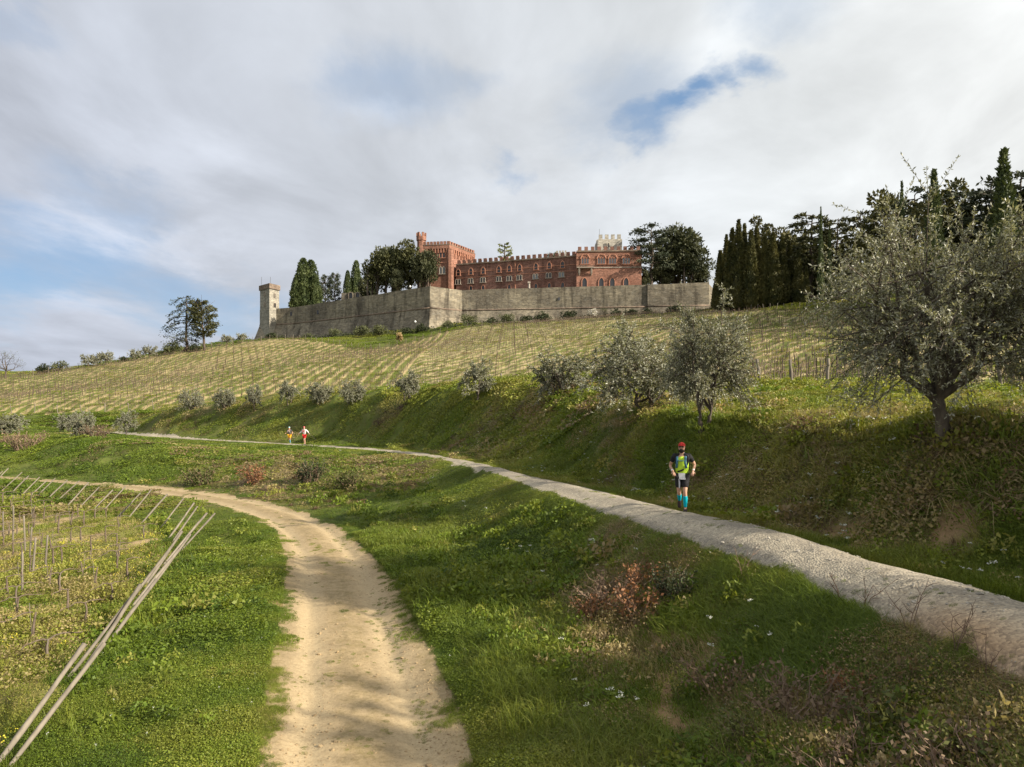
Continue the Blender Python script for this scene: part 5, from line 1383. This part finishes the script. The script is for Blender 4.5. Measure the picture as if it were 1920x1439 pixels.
hedge('dark brush line left of the watch tower', [at(440, 236), at(462, 246), at(482, 262)], 1.3, M_SHRUBD)

# ------------------------------------------------------------------ vineyards: posts, stakes, vines
M_POST = m_noise('weathered_post', (.105, .09, .072), (.215, .185, .145), 7, .9, bmp=.4, stretch=(1, 1, .12), rand=.18)
M_POSTD = m_noise('old_dark_post', (.055, .050, .047), (.14, .125, .11), 7, .9, bmp=.4, stretch=(1, 1, .12))
M_METAL = m_noise('rusty_vine_post', (.050, .036, .026), (.095, .07, .05), 3, .8)
M_VINE = m_noise('vine_wood', (.065, .048, .036), (.16, .125, .095), 10, .95, bmp=.5)
M_CANE = m_noise('vine_cane', (.15, .095, .055), (.26, .18, .11), 6, .9)
def post_mesh(name, r, h, mat, n=8, seed=0, vec=None):
    g = np.random.default_rng(seed); v = np.array([0, 0, 1.]) if vec is None else unit(np.array(vec, float))
    t = np.linspace(0, 1, 6)[:, None]; p = v*(h*t)-v*.25*(1-t)+g.normal(0, r*.14, (6, 3))*np.array([1, 1, 0])
    return Geo().tube(p, r*(1+.10*g.normal(size=6)), n, True, 0, .22).mesh(name, [mat], True)
metal = Geo().box((0, 0, .80), (.068, .05, 1.95)).mesh('vine_post', [M_METAL])
endp = [post_mesh('end_post', .062, 1.55, M_POST, 7, s, (.10*(s-1), -.12, 1)) for s in range(3)]
endn = [post_mesh('end_post', .10, 1.75, M_POST, 9, 20+s, (-.14+.1*s, .05, 1)) for s in range(3)]
def rows(block, k0, k1, dirv, pitch, t0, t1):
    """segments of the planting rows inside a block"""
    r = np.array(dirv)/np.hypot(*dirv); n = np.array([r[1], -r[0]]); out = []
    ts = np.arange(t0, t1, .3)
    for k in range(k0, k1):
        x = n[0]*k*pitch+r[0]*ts; y = n[1]*k*pitch+r[1]*ts
        m = inpoly(x, y, polyVine) & ((x < XB-.6) if block == 'l' else (x > XB+.6)) & (np.hypot(x, y) < 250)
        if m.sum() > 12:
            i = np.where(m)[0]; out.append((k, n*k*pitch+r*ts[i[0]], n*k*pitch+r*ts[i[-1]]))
    return out
seg = [('l',)+s for s in rows('l', -66, -6, ROWL, ROWW, 40, 260)]+[('r',)+s for s in rows('r', -90, 45, ROWR, ROWW, -60, 320)]
posts, ends_lo, ends_hi, vines = [], [], [], []
for b, k, a, c in seg:
    L = np.hypot(*(c-a)); d = (c-a)/L
    ends_lo.append((b, a)); ends_hi.append((b, c))
    for t in np.arange(4.5, L-2, 5.2): posts.append(a+d*t+rng.normal(0, .12, 2))
    for t in np.arange(.8, L-.5, 1.0): vines.append((*(a+d*t+rng.normal(0, .06, 2)), math.atan2(d[1], d[0])))
inview = lambda p: abs(p[0])/p[1] < .76 and p[1] > 5
posts = sorted([p for p in posts if inview(p)], key=lambda p: np.hypot(*p))
for p in posts[:300]:
    o = link('vine_post', metal); o.location = (p[0], p[1], gz(*p)-.05); o.rotation_euler = (rng.normal(0, .04), rng.normal(0, .04), rng.uniform(0, 3))
    tag(o, 'thin dark metal post standing in a vine row on the slope below the castle', 'vine post', 'thin metal posts along the vine rows of the hillside')
if len(posts) > 300:
    G = Geo()
    for p in posts[300:]: G.box((p[0], p[1], gz(*p)+.78), (.055, .05, 1.75))
    tag(link('far_vine_posts', G.mesh('far_vine_posts', [M_METAL])), kind='stuff')
for name, L_, lab, grp, near in (('lo', ends_lo, 'weathered wooden end post at the lower end of a hillside vine row', 'wooden posts along the lower edge of the hillside vineyard', True), ('hi', ends_hi, 'pale wooden end post at the upper end of a hillside vine row', 'pale posts along the upper edge of the hillside vineyard', False)):
    for i, (b, p) in enumerate(L_):
        if not inview(p): continue
        if b == 'r' and abs(p[0]-XB) < 1.2: continue
        if b == 'l' and name == 'lo' and i % 2: continue
        me = (endn if (near and np.hypot(*p) < 75) else endp)[i % 3]
        o = link('end_post', me); o.location = (p[0], p[1], gz(*p)-.02); o.rotation_euler = (0, 0, rng.uniform(-.5, .5))
        tag(o, lab, 'end post', grp)
def vine_mesh(seed, stake, small=False):
    g = np.random.default_rng(seed); G = Geo()
    t = np.linspace(0, 1, 6)[:, None]; h = g.uniform(.55, .72)
    p = np.concatenate([g.normal(0, .028, (6, 2)), np.zeros((6, 1))], 1)*t+np.array([0, 0, h])*t; p[0, 2] = -.1
    G.tube(p, np.linspace(.038, .026, 6), 3 if small else 6, False, 0, .3)
    for sgn in ((1, -1) if g.uniform() < .5 else (1,)):
        q = np.stack([sgn*np.linspace(0, g.uniform(.5, .85), 6), g.normal(0, .02, 6), h+np.array([0, .05, .06, .03, 0, -.04])+g.normal(0, .012, 6)], 1)
        G.tube(q, np.linspace(.020, .010, 6), 3 if small else 5, False, 0)
        for k in range(2, 6):
            e = q[k]+np.array([g.normal(0, .05), g.normal(0, .05), g.uniform(.05, .22)]); G.tube([q[k], (q[k]+e)/2+g.normal(0, .01, 3), e], [.007, .005, .003], 3, False, 1)
    if stake: G.tube([(.05, .03, -.1), (.05+g.normal(0, .05), .03+g.normal(0, .05), g.uniform(.6, .95))], .010, 4, True, 2)
    return G.mesh('grape_vine', [M_VINE, M_CANE, M_POST], True)
C_VINE = src_collection('vine_sources', [vine_mesh(i, False, True) for i in range(4)])
va_ = np.array([v for v in vines if inview(v)]); k = len(va_)
scatter('vine_rows', C_VINE, np.stack([va_[:, 0], va_[:, 1], ground(va_[:, 0], va_[:, 1])], 1), np.stack([rng.normal(0, .1, k), rng.normal(0, .1, k), va_[:, 2]+rng.integers(0, 2, k)*math.pi], 1), rng.uniform(1.0, 1.45, (k, 1))*np.ones((k, 3)), np.zeros(k), rng.integers(0, 4, k))

# lower vineyard: a fan of leaning end posts along the track, stakes and knotty vines behind them
PITCH = 1.5
rl = ROWLOW/np.hypot(*ROWLOW); nl = np.array([rl[1], -rl[0]])
el = resample(np.array(endline[2:]), .08); rc = el @ nl
lean = [post_mesh('leaning_post', .030+.006*(s % 2), 1.85, (M_POSTD if s == 4 else M_POST), 9, 40+s, (rl[0]*1.22+.05*(s % 3-1), rl[1]*1.22, 1.05+.06*(s % 2))) for s in range(5)]
lowv, stakes, kk = [], [], 0
_u = ['', 'first', 'second', 'third', 'fourth', 'fifth', 'sixth', 'seventh', 'eighth', 'ninth', 'tenth', 'eleventh', 'twelfth', 'thirteenth', 'fourteenth', 'fifteenth', 'sixteenth', 'seventeenth', 'eighteenth', 'nineteenth']
_t = {2: ('twentieth', 'twenty'), 3: ('thirtieth', 'thirty'), 4: ('fortieth', 'forty'), 5: ('fiftieth', 'fifty')}
def ordinal(n): return _u[n] if n < 20 else (_t[n//10][0] if n % 10 == 0 else _t[n//10][1]+'-'+_u[n % 10])
ORD = [ordinal(i) for i in range(1, 60)]
for k in range(int(rc.min()/PITCH)-1, int(rc.max()/PITCH)+2):
    i = np.where(np.diff(np.sign(rc-k*PITCH)) != 0)[0]
    if not len(i): continue
    p = el[i[0]]
    near = np.hypot(*p) < 26
    for j in range(2 if (near and kk % 3 != 1) else 1):
        pp = p+np.array([.16, -.05])*j+rng.normal(0, .04, 2)
        dark = False
        o = link('leaning_post', lean[4 if dark else (kk+j) % 4]); o.location = (pp[0], pp[1], gz(*pp)-.05); q_s = 1.0 if near else .95; o.scale = (q_s, q_s, q_s*rng.uniform(.9, 1.06)); o.rotation_euler = (0, 0, rng.normal(0, .05))
        tag(o, 'almost black old post leaning over in the lower left corner' if dark else ('weathered post of the near leaning line' if near else 'slim weathered post leaning toward the dirt track at a vine row end'), 'leaning post', 'near leaning end posts at lower left' if near else 'leaning end posts of the lower vineyard')
    kk += 1
    for m_, t in enumerate(np.arange(1.0, 36, 1.0)):
        q = p-rl*t+rng.normal(0, .05, 2)
        if q[1] < 3 or q[0]/q[1] < -.80: break
        lowv.append((q[0], q[1], math.atan2(rl[1], rl[0])))
    for t in (4.6, 10.5, 16.4, 22.5):
        q = p-rl*t+rng.normal(0, .07, 2)
        if q[1] > 4 and q[0]/q[1] > -.80: stakes.append(q)
nearp = sorted([o for o in S.objects if o.get('group') == 'near leaning end posts at lower left'], key=lambda o: o.location.length)
for i, o in enumerate(nearp):
    if i == 0: o.data = lean[4]
    o['label'] = 'almost black old post leaning over nearest the lower left corner' if i == 0 else '%s post up from the lower left corner in the near leaning line' % ORD[min(i, 23)]
slim = sorted([o for o in S.objects if o.get('group') == 'leaning end posts of the lower vineyard'], key=lambda o: o.location.length)
for i, o in enumerate(slim): o['label'] = 'slim leaning post of the lower vineyard, %s beyond the near leaning line' % ORD[min(i, 58)]
thick = sorted([o for o in S.objects if o.get('group') == 'wooden posts along the lower edge of the hillside vineyard'], key=lambda o: -o.location.x/o.location.y)
for i, o in enumerate(thick): o['label'] = 'wooden end post at the lower edge of the hillside vineyard, %s from the right' % ORD[min(i, 58)]
vm = [vine_mesh(200+i, i % 2 == 0) for i in range(6)]
lowv.sort(key=lambda v: v[0]**2+v[1]**2)
for i, v in enumerate(lowv[:280]):
    if rng.uniform() < .12: continue
    o = link('grape_vine', vm[int(rng.integers(0, 6))]); o.location = (v[0], v[1], gz(v[0], v[1])); o.rotation_euler = (0, 0, v[2]+math.pi*int(rng.integers(0, 2))+rng.normal(0, .08)); o.scale = (rng.uniform(.65, .9),)*3
    tag(o, 'knotty pruned grape vine without leaves in the lower left vineyard', 'grape vine', 'bare vines of the lower vineyard')
rest = np.array(lowv[280:])
if len(rest):
    k = len(rest); C_V2 = src_collection('low_vine_sources', vm)
    scatter('far_grape_vines', C_V2, np.stack([rest[:, 0], rest[:, 1], ground(rest[:, 0], rest[:, 1])], 1), np.stack([np.zeros(k), np.zeros(k), rest[:, 2]], 1), np.ones((k, 3)), np.zeros(k), rng.integers(0, 6, k))
stk = [post_mesh('vine_stake', .028, 1.15, M_POST, 6, 60+s, (.06*(s-1), 0, 1)) for s in range(3)]
stakes.sort(key=lambda q: np.hypot(*q))
for i, q in enumerate(stakes):
    o = link('vine_stake', stk[int(rng.integers(0, 3))]); o.location = (q[0], q[1], gz(*q)); o.rotation_euler = (0, 0, rng.uniform(0, 6)); o.scale = (1, 1, rng.uniform(.85, 1.2))
    tag(o, 'upright pale stake in the lower left vineyard, %s nearest to the viewer' % ORD[min(i, 23)], 'stake', 'upright stakes crossing the lower vineyard')

# ------------------------------------------------------------------ people: three trail runners
def cloth(name, c, rough=.8, var=.12):
    return m_noise(name, [q*(1-var) for q in c], [q*(1+var) for q in c], 14, rough)
M_SKIN = cloth('skin', (.46, .27, .19), .55); M_HAIR = cloth('dark_hair', (.022, .016, .013))
def skin(name, verts, edges, radii, mat, sub=2, root=0):
    me = bpy.data.meshes.new(name); me.from_pydata([tuple(v) for v in verts], edges, [])
    o = bpy.data.objects.new('tmp', me); COL.objects.link(o)
    md = o.modifiers.new('s', 'SKIN'); md.use_smooth_shade = True
    sv = me.skin_vertices[0].data
    for i, r in enumerate(radii):
        sv[i].radius = (r, r) if not hasattr(r, '__len__') else r
        sv[i].use_root = (i == root)
    ss = o.modifiers.new('d', 'SUBSURF'); ss.levels = sub; ss.render_levels = sub
    dg = bpy.context.evaluated_depsgraph_get(); out = bpy.data.meshes.new_from_object(o.evaluated_get(dg))
    bpy.data.objects.remove(o); out.name = name; out.materials.clear(); out.materials.append(mat)
    return out
def chain(name, pts, radii, mat, sub=2):
    return skin(name, pts, [(i, i+1) for i in range(len(pts)-1)], radii, mat, sub)
def ell(c, r, n=10, cut=None):
    """ellipsoid shell, optionally only the part above z = cut (relative)"""
    bm = bmesh.new(); bmesh.ops.create_uvsphere(bm, u_segments=16, v_segments=n, radius=1.0)
    if cut is not None:
        bmesh.ops.bisect_plane(bm, geom=bm.verts[:]+bm.edges[:]+bm.faces[:], plane_co=(0, 0, cut), plane_no=(0, 0, 1), clear_inner=True)
    for v in bm.verts: v.co = Vector((v.co.x*r[0]+c[0], v.co.y*r[1]+c[1], v.co.z*r[2]+c[2]))
    return bm
def bm_mesh(bm, name, mat):
    me = bpy.data.meshes.new(name); bm.to_mesh(me); bm.free(); me.materials.append(mat)
    me.polygons.foreach_set('use_smooth', np.ones(len(me.polygons), bool)); return me
A3 = lambda *v: np.array(v, float)
def person(label, loc, rotz, J, col, group, extras=None):
    """J: joints (facing -Y, feet near z = 0); col: colours of the clothes"""
    o = thing('person', label, 'person', loc, rotz, group)
    V, E, Rr = [], [], []
    def add(p, r, parent=None):
        V.append(A3(*p)); Rr.append(r)
        if parent is not None: E.append((parent, len(V)-1))
        return len(V)-1
    pel = add(J['pelvis'], (.135, .105)); wa = add(J['waist'], (.125, .095), pel); ch = add(J['chest'], (.155, .115), wa); nk = add(J['neck'], .058, ch)
    h0 = A3(*J['head']); ja = add(h0+(0, -.022, -.075), (.062, .07), nk); md = add(h0+(0, 0, .0), (.073, .090), ja); tp = add(h0+(0, .008, .075), (.066, .078), md)
    nose = add(h0+(0, -.112, -.012), .013, md)
    for s in (-1, 1): add(h0+(s*.086, .01, -.005), (.012, .022), md)
    for s, nm in ((1, 'L'), (-1, 'R')):
        sh_ = add(J['sh'+nm], .062, ch); el = add(J['el'+nm], .042, sh_); wr = add(J['wr'+nm], .028, el)
        w, e = A3(*J['wr'+nm]), A3(*J['el'+nm]); d = unit(w-e); sd_ = unit(np.cross(d, (0, 0, 1.)+d*.01)); up_ = np.cross(sd_, d)
        palm = add(w+d*.065, (.036, .020), wr)
        for k, (off, ln) in enumerate(((-.030, .062), (-.011, .075), (.009, .070), (.028, .055))):
            b = add(w+d*.10+sd_*off, .0095, palm); m = add(w+d*(.10+ln*.45)+sd_*off+up_*(-.022), .0088, b); add(w+d*(.10+ln*.5)+sd_*off+up_*(-.055), .008, m)
        t = add(w+d*.04+sd_*(-.045)*s+up_*(-.008), .011, palm); add(w+d*.075+sd_*(-.058)*s+up_*(-.03), .0095, t)
        hp = add(J['hip'+nm], .088, pel); th_ = add((A3(*J['hip'+nm])*.5+A3(*J['kn'+nm])*.5), .073, hp); kn = add(J['kn'+nm], .053, th_)
        cf = add(A3(*J['kn'+nm])*.68+A3(*J['an'+nm])*.32+A3(0, .02, 0), .054, kn); an = add(J['an'+nm], .034, cf); to = add(J['toe'+nm], (.036, .024), an)
    link('body', skin('body', V, E, Rr, M_SKIN, 2), o)
    c = {k: cloth('%s_%s' % (k, label.split()[0]), v) for k, v in col.items() if hasattr(v, '__len__')}
    mat = lambda k: c[k]
    P = lambda k: A3(*J[k])
    lerp = lambda a, b, t: P(a)*(1-t)+P(b)*t
    # shirt with sleeves, then vest
    slv = .62 if not col.get('longsleeve') else .97
    def torso(gr, arms):
        v = [P('pelvis')+(0, 0, .03), P('waist'), P('chest'), P('neck')-(0, 0, .035)]; r = [(.150+gr, .118+gr), (.142+gr, .112+gr), (.168+gr, .128+gr), .075+gr]; e = [(0, 1), (1, 2), (2, 3)]
        if arms:
            for nm in 'LR':
                k = len(v); v += [P('sh'+nm), lerp('sh'+nm, 'el'+nm, .5), lerp('sh'+nm, 'el'+nm, slv if slv < .9 else 1.0)]; r += [.074+gr, .062+gr, .056+gr]; e += [(2, k), (k, k+1), (k+1, k+2)]
                if slv > .9: v.append(lerp('el'+nm, 'wr'+nm, .9)); r.append(.042); e.append((k+2, k+3))
        return v, e, r
    v, e, r = torso(0, True); link('shirt', skin('shirt', v, e, r, mat('shirt'), 2), o)
    if 'vest' in c:
        v, e, r = torso(.022, False); v[0] = v[0]-(0, 0, .07); v.insert(0, v[0]); v.pop(0); r[2] = (.196, .150); r[1] = (.172, .135); r[0] = (.182, .146); link('vest', skin('vest', v, e, r, mat('vest'), 2), o)
    # shorts
    v = [P('pelvis')+(0, 0, .04)]; r = [(.152, .122)]; e = []
    for nm in 'LR':
        k = len(v); v += [P('hip'+nm), lerp('hip'+nm, 'kn'+nm, .45), lerp('hip'+nm, 'kn'+nm, .78)]; r += [.112, .105, .098]; e += [(0, k), (k, k+1), (k+1, k+2)]
    link('shorts', skin('shorts', v, e, r, mat('shorts'), 2), o)
    for nm in 'LR':
        if 'sock' in c:
            link('sock', chain('sock', [lerp('kn'+nm, 'an'+nm, .14), lerp('kn'+nm, 'an'+nm, .36)+(0, .02, 0), lerp('kn'+nm, 'an'+nm, .97)], [.056, .064, .043], mat('sock')), o)
        a, t = P('an'+nm), P('toe'+nm); d = unit(t-a)
        sole = unit(A3(t[0]-a[0], t[1]-a[1], (t[2]-a[2])+.055))
        sh2 = link('shoe', chain('shoe', [a+(0, 0, .01), a-(0, 0, .035)-sole*.03, a-(0, 0, .045)+sole*.08, t+sole*.03], [.054, (.052, .048), (.056, .046), (.050, .040)], mat('shoe')), o)
    # cap or bandana, hair, beard, glasses
    link('headwear', bm_mesh(ell(h0+(0, .004, .018), (.094, .112, .112), 12, .16), 'headwear', mat('hat')), o)
    if col.get('peak'): link('peak', bm_mesh(ell(h0+(0, -.12, .048), (.07, .075, .012)), 'peak', mat('hat')), o)
    if col.get('beard'):
        link('beard', bm_mesh(ell(h0+(0, -.045, -.088), (.066, .068, .058)), 'beard', M_HAIR), o)
        link('hair', bm_mesh(ell(h0+(0, .035, -.03), (.090, .080, .075)), 'hair', M_HAIR), o)
    g = Geo()
    for s in (-1, 1): g.box(h0+(s*.036, -.098, .014), (.052, .018, .032))
    g.box(h0+(0, -.104, .02), (.03, .012, .01)); link('sunglasses', g.mesh('sunglasses', [M_HAIR]), o)
    if 'pack' in c:
        for s in (-1, 1):
            st = link('pack_strap', chain('pack_strap', [P('neck')+(s*.085, .05, -.02), P('chest')+(s*.105, -.125, .045), P('chest')+(s*.10, -.155, -.09), P('waist')+(s*.125, -.10, .0)], [(.032, .02)]*4, mat('pack'), 1), o)
        link('chest_strap', chain('chest_strap', [P('chest')+(-.1, -.15, -.03), P('chest')+(0, -.16, -.03), P('chest')+(.1, -.15, -.03)], [(.014, .012)]*3, mat('pack'), 1), o)
        link('backpack', bm_mesh(ell(P('chest')+(0, .16, -.02), (.13, .075, .2)), 'backpack', mat('pack')), o)
    if 'band' in c:
        for nm in 'LR': link('wristband', chain('wristband', [lerp('el'+nm, 'wr'+nm, .66), lerp('el'+nm, 'wr'+nm, .93)], [.046, .041], mat('band'), 1), o)
    if 'bib' in c:
        link('bib', Geo().add([P('pelvis')+q for q in [(-.075, -.150, .05), (.085, -.150, .05), (.10, -.152, -.11), (-.05, -.152, -.11), (-.075, -.138, .05), (.085, -.138, .05), (.10, -.14, -.11), (-.05, -.14, -.11)]], [(0, 3, 2, 1), (4, 5, 6, 7), (0, 1, 5, 4), (1, 2, 6, 5), (2, 3, 7, 6), (3, 0, 4, 7)]).mesh('bib', [mat('bib')]), o)
    if 'panel' in c:
        for nm, s in (('R', -1),): link('shorts_panel', chain('shorts_panel', [P('hip'+nm)+(s*-.015, -.100, .02), lerp('hip'+nm, 'kn'+nm, .4)+(s*-.03, -.092, 0), lerp('hip'+nm, 'kn'+nm, .76)+(s*-.025, -.082, 0)], [(.034, .02)]*3, mat('panel'), 1), o)
    if 'scarf' in c: link('scarf', chain('scarf', [P('neck')+(0, -.01, -.03), P('neck')+(0, -.015, .035)], [.086, .074], mat('scarf'), 1), o)
    if 'belt' in c: link('belt', chain('belt', [P('waist')+(-.10, -.135, -.09), P('waist')+(0, -.165, -.055), P('waist')+(.07, -.15, -.02)], [(.016, .02), (.03, .022), (.016, .018)], mat('belt'), 1), o)
    return o
RG = 'trail runners on the gravel road'
J1 = dict(pelvis=(0, 0, .93), waist=(0, -.02, 1.10), chest=(0, -.05, 1.32), neck=(0, -.06, 1.475), head=(.0, -.085, 1.625),
          shL=(.185, -.045, 1.41), elL=(.30, .10, 1.17), wrL=(.28, -.11, 1.03), shR=(-.185, -.075, 1.41), elR=(-.30, .0, 1.15), wrR=(-.20, -.21, 1.02),
          hipL=(.085, 0, .90), knL=(.085, -.13, .50), anL=(.085, -.03, .085), toeL=(.10, -.19, .03), hipR=(-.085, 0, .90), knR=(-.075, -.02, .49), anR=(-.10, .30, .24), toeR=(-.11, .33, .07))
x, y = Wz(1279, 967, ZU)[:2]
person('bearded runner in a yellow-green vest, red bandana and turquoise socks on the gravel road', (x, y, gz(x, y)+.03), math.atan2(x, y)*-.6-.22, J1,
       dict(shirt=(.018, .018, .02), vest=(.50, .72, .06), shorts=(.02, .02, .022), sock=(.0, .36, .46), shoe=(.05, .035, .035), hat=(.42, .03, .025), beard=True, pack=(.06, .15, .22), band=(.75, .76, .78), bib=(.78, .78, .80), panel=(.62, .62, .66), scarf=(.30, .36, .42), belt=(.015, .015, .015)), RG)
J2 = dict(J1); J2.update(elR=(-.36, .02, 1.22), wrR=(-.50, -.10, 1.08), elL=(.36, .0, 1.24), wrL=(.53, -.12, 1.10), anR=(-.09, .16, .10), toeR=(-.10, .02, .03), knR=(-.08, -.02, .50))
x, y = Wz(571, 837.2, ZU)[:2]; x, y = at(571, 68.2)
p2 = person('white-shirted runner in red shorts and pink cap with arms spread, far along the road', (x, y, gz(x, y)-.005), -.25, J2,
       dict(shirt=(.66, .64, .64), longsleeve=True, shorts=(.55, .02, .025), shoe=(.06, .05, .05), hat=(.50, .10, .12), peak=True, pack=(.45, .16, .20)), RG)
J3 = dict(J1); J3.update(elR=(-.31, .05, 1.14), wrR=(-.33, -.16, 1.10), elL=(.31, .05, 1.14), wrL=(.36, -.16, 1.10))
x, y = at(543, 71.5)
p3 = person('runner in yellow shorts and dark top with pale blue headwear, left of the white-shirted one', (x, y, gz(x, y)-.005), -.15, J3,
       dict(shirt=(.06, .05, .05), shorts=(.70, .36, .02), sock=(.10, .26, .40), shoe=(.05, .05, .05), hat=(.30, .48, .52), scarf=(.30, .46, .50), pack=(.34, .31, .30)), RG)
M_POLE = m_noise('carbon_pole', (.06, .05, .045), (.12, .10, .09), 3, .5)
def pole(label, pr, hand, tipoff):
    h = pr.matrix_basis @ Vector(hand) if False else Matrix.Translation(pr.location) @ Matrix.Rotation(pr.rotation_euler[2], 4, 'Z') @ Vector(hand)
    o = link('trekking_pole', Geo().tube([(0, 0, 0.06), tuple(tipoff)], [.016, .012], 5).mesh('trekking_pole', [M_POLE])); o.location = h
    tag(o, label, 'trekking pole')
pole('trekking pole stretched out from the white-shirted runner to the right', p2, J2['wrL'], (.72, -.2, -.62))
pole('trekking pole held low by the yellow-shorted runner', p3, J3['wrL'], (.35, -.3, -.85))

# ------------------------------------------------------------------ scrub of the bank: brown bushes, brambles, bare saplings
def bush_parts(seed, H, Rm, n, mat, L, stems=26, lw=.6, open_=.0):
    g = np.random.default_rng(seed); T = Geo(); c, d = [], []
    for i in range(stems):
        a = g.uniform(0, 6.283); q = Rm*g.uniform(.2, 1.05); top = np.array([math.cos(a)*q, math.sin(a)*q, H*g.uniform(.45, 1.1)])
        b = np.array([math.cos(a)*Rm*.25, math.sin(a)*Rm*.25, -.1]); m = (b+top)/2+np.array([0, 0, H*.25])
        t = np.linspace(0, 1, 7)[:, None]; p = b*(1-t)**2+2*m*t*(1-t)+top*t*t+g.normal(0, .03*Rm, (7, 3))
        T.tube(p, np.linspace(.011, .004, 7), 3, False)
        for k in range(3):
            s = p[g.integers(2, 6)]; e = s+g.normal(0, .16*H, 3)+np.array([0, 0, .05]); T.tube([s, (s+e)/2+g.normal(0, .02, 3), e], [.005, .004, .002], 3, False)
        k = n//stems; u = g.uniform(.3, 1, k)[:, None]
        c.append(b*(1-u)**2+2*m*u*(1-u)+top*u*u+g.normal(0, .10*Rm, (k, 3))); d.append(g.normal(size=(k, 3)))
    c = np.concatenate(c); d = np.concatenate(d); ll = L*g.uniform(.6, 1.3, len(c))
    return T.mesh('stems', [M_TWIG]), Geo().quads(leaf_quads(c, d, ll, ll*lw, g)).mesh('foliage', [mat])
M_BRAM = m_leaf('bramble_leaf', (.045, .065, .018), (.13, .135, .04), trans=.25, scale=3)
M_DRYL = m_leaf('dry_leaf', (.085, .060, .038), (.21, .15, .095), trans=.2, scale=4)
rust = bush_parts(301, .62, .62, 620, M_BROWNLEAF, .075); drab = bush_parts(302, .55, .7, 420, M_DRYL, .065, 34); bram = bush_parts(303, .45, .65, 760, M_BRAM, .07, 24); dark = bush_parts(304, .7, .5, 1100, M_SHRUBD, .06, 22)
BG = 'scrub bushes on the bank between the two tracks'
for x, y, parts, s, lab, cat in [
    (2.3, 12.4, rust, 1.0, 'rust-brown bush of withered leaves lowest on the bank crest left of the dark bush', 'dry bush'), (1.9, 13.4, drab, 1.15, 'twiggy greyish dry bush behind the rust-brown one', 'dry bush'), (2.5, 13.5, rust, .85, 'small rust-brown bush at the top of the bank', 'dry bush'), (1.5, 12.9, rust, .8, 'reddish brown withered bush furthest left on the bank', 'dry bush'),
    (2.85, 12.3, dark, .95, 'dark green bush beside the bare earth scar', 'bush'), (2.75, 9.1, drab, .9, 'dead brushwood heap right of the earth scar', 'dry bush'), (3.15, 7.6, drab, 1.0, 'dry leafless bush in the middle of the near brown scrub', 'dry bush'), (3.75, 7.9, rust, .55, 'small reddish dry bush below the road edge', 'dry bush'),
    (3.55, 6.7, bram, 1.0, 'yellow-green bramble patch in the near brown scrub', 'bramble'), (3.05, 6.2, drab, .9, 'dry stalky bush left below the bramble patch', 'dry bush'), (3.95, 5.9, bram, .8, 'second bramble patch nearest the lower right corner', 'bramble'), (3.6, 5.4, drab, .9, 'dry brush at the lower right edge of the picture', 'dry bush'), (2.55, 7.4, bram, .7, 'small bramble patch at the foot of the brown scrub', 'bramble'),
    (-15.5, 42, rust, 1.9, 'brown withered bush at the top of the far bank below the distant runners', 'dry bush'), (-11.5, 40, dark, 2.0, 'dark green bush on the far bank right of the brown one', 'bush'), (-19.5, 44, bram, 2.2, 'bramble patch on the far bank left of the brown bush', 'bramble'), (-8.5, 37.5, bram, 2.0, 'bramble patch on the far bank near the bend of the lower track', 'bramble'),
    (-43, 62, drab, 2.8, 'brown brushwood on the left bank below the grey-leaved olive', 'dry bush'), (-49, 62, rust, 2.6, 'reddish brush at the left edge below the olives', 'dry bush'), (-39, 66, drab, 2.6, 'grey brushwood behind the left bank hump', 'dry bush')]:
    tree_thing('dry_bush' if cat == 'dry bush' else cat, parts, lab, cat, x, y, x*5, s, BG, names=('stems', 'foliage'))
def sapling(seed, H):
    g = np.random.default_rng(seed); T = Geo()
    for k in range(3):
        tip = np.array([g.normal(0, .5*H), g.normal(0, .3*H), H*g.uniform(.6, 1.0)]); t = np.linspace(0, 1, 6)[:, None]; p = tip*t+np.array([0, 0, .2*H])*t*(1-t)+g.normal(0, .012*H, (6, 3)); p[0, 2] = -.08
        T.tube(p, np.linspace(.007, .002, 6), 4, False)
        for j in range(4):
            s = p[g.integers(1, 5)]; e = s+np.array([g.normal(0, .16*H), g.normal(0, .1*H), g.uniform(.05, .25)*H]); T.tube([s, (s+e)/2+g.normal(0, .012*H, 3), e], [.0045, .0035, .002], 3, False)
    return T.mesh('sapling', [M_TWIG])
for i, (px, d, H, lab) in enumerate([(1392, 11.7, .62, 'thin bare sapling at the road edge below the runner'), (1575, 9.6, .35, 'short forked twig at the road edge, second from the runner'), (1620, 9.1, .42, 'forked bare twig at the road edge in the middle'), (1705, 8.2, .62, 'bare branching twig at the road edge right of the forked ones'), (1790, 7.4, .72, 'tallest bare branching sapling at the road edge near the right'), (1850, 6.9, .5, 'bare leaning twig closest to the right edge')]):
    x, y = at(px, d); o = link('bare_sapling', sapling(400+i, H)); o.location = (x, y, gz(x, y)); tag(o, lab, 'sapling', 'bare saplings along the near road edge')
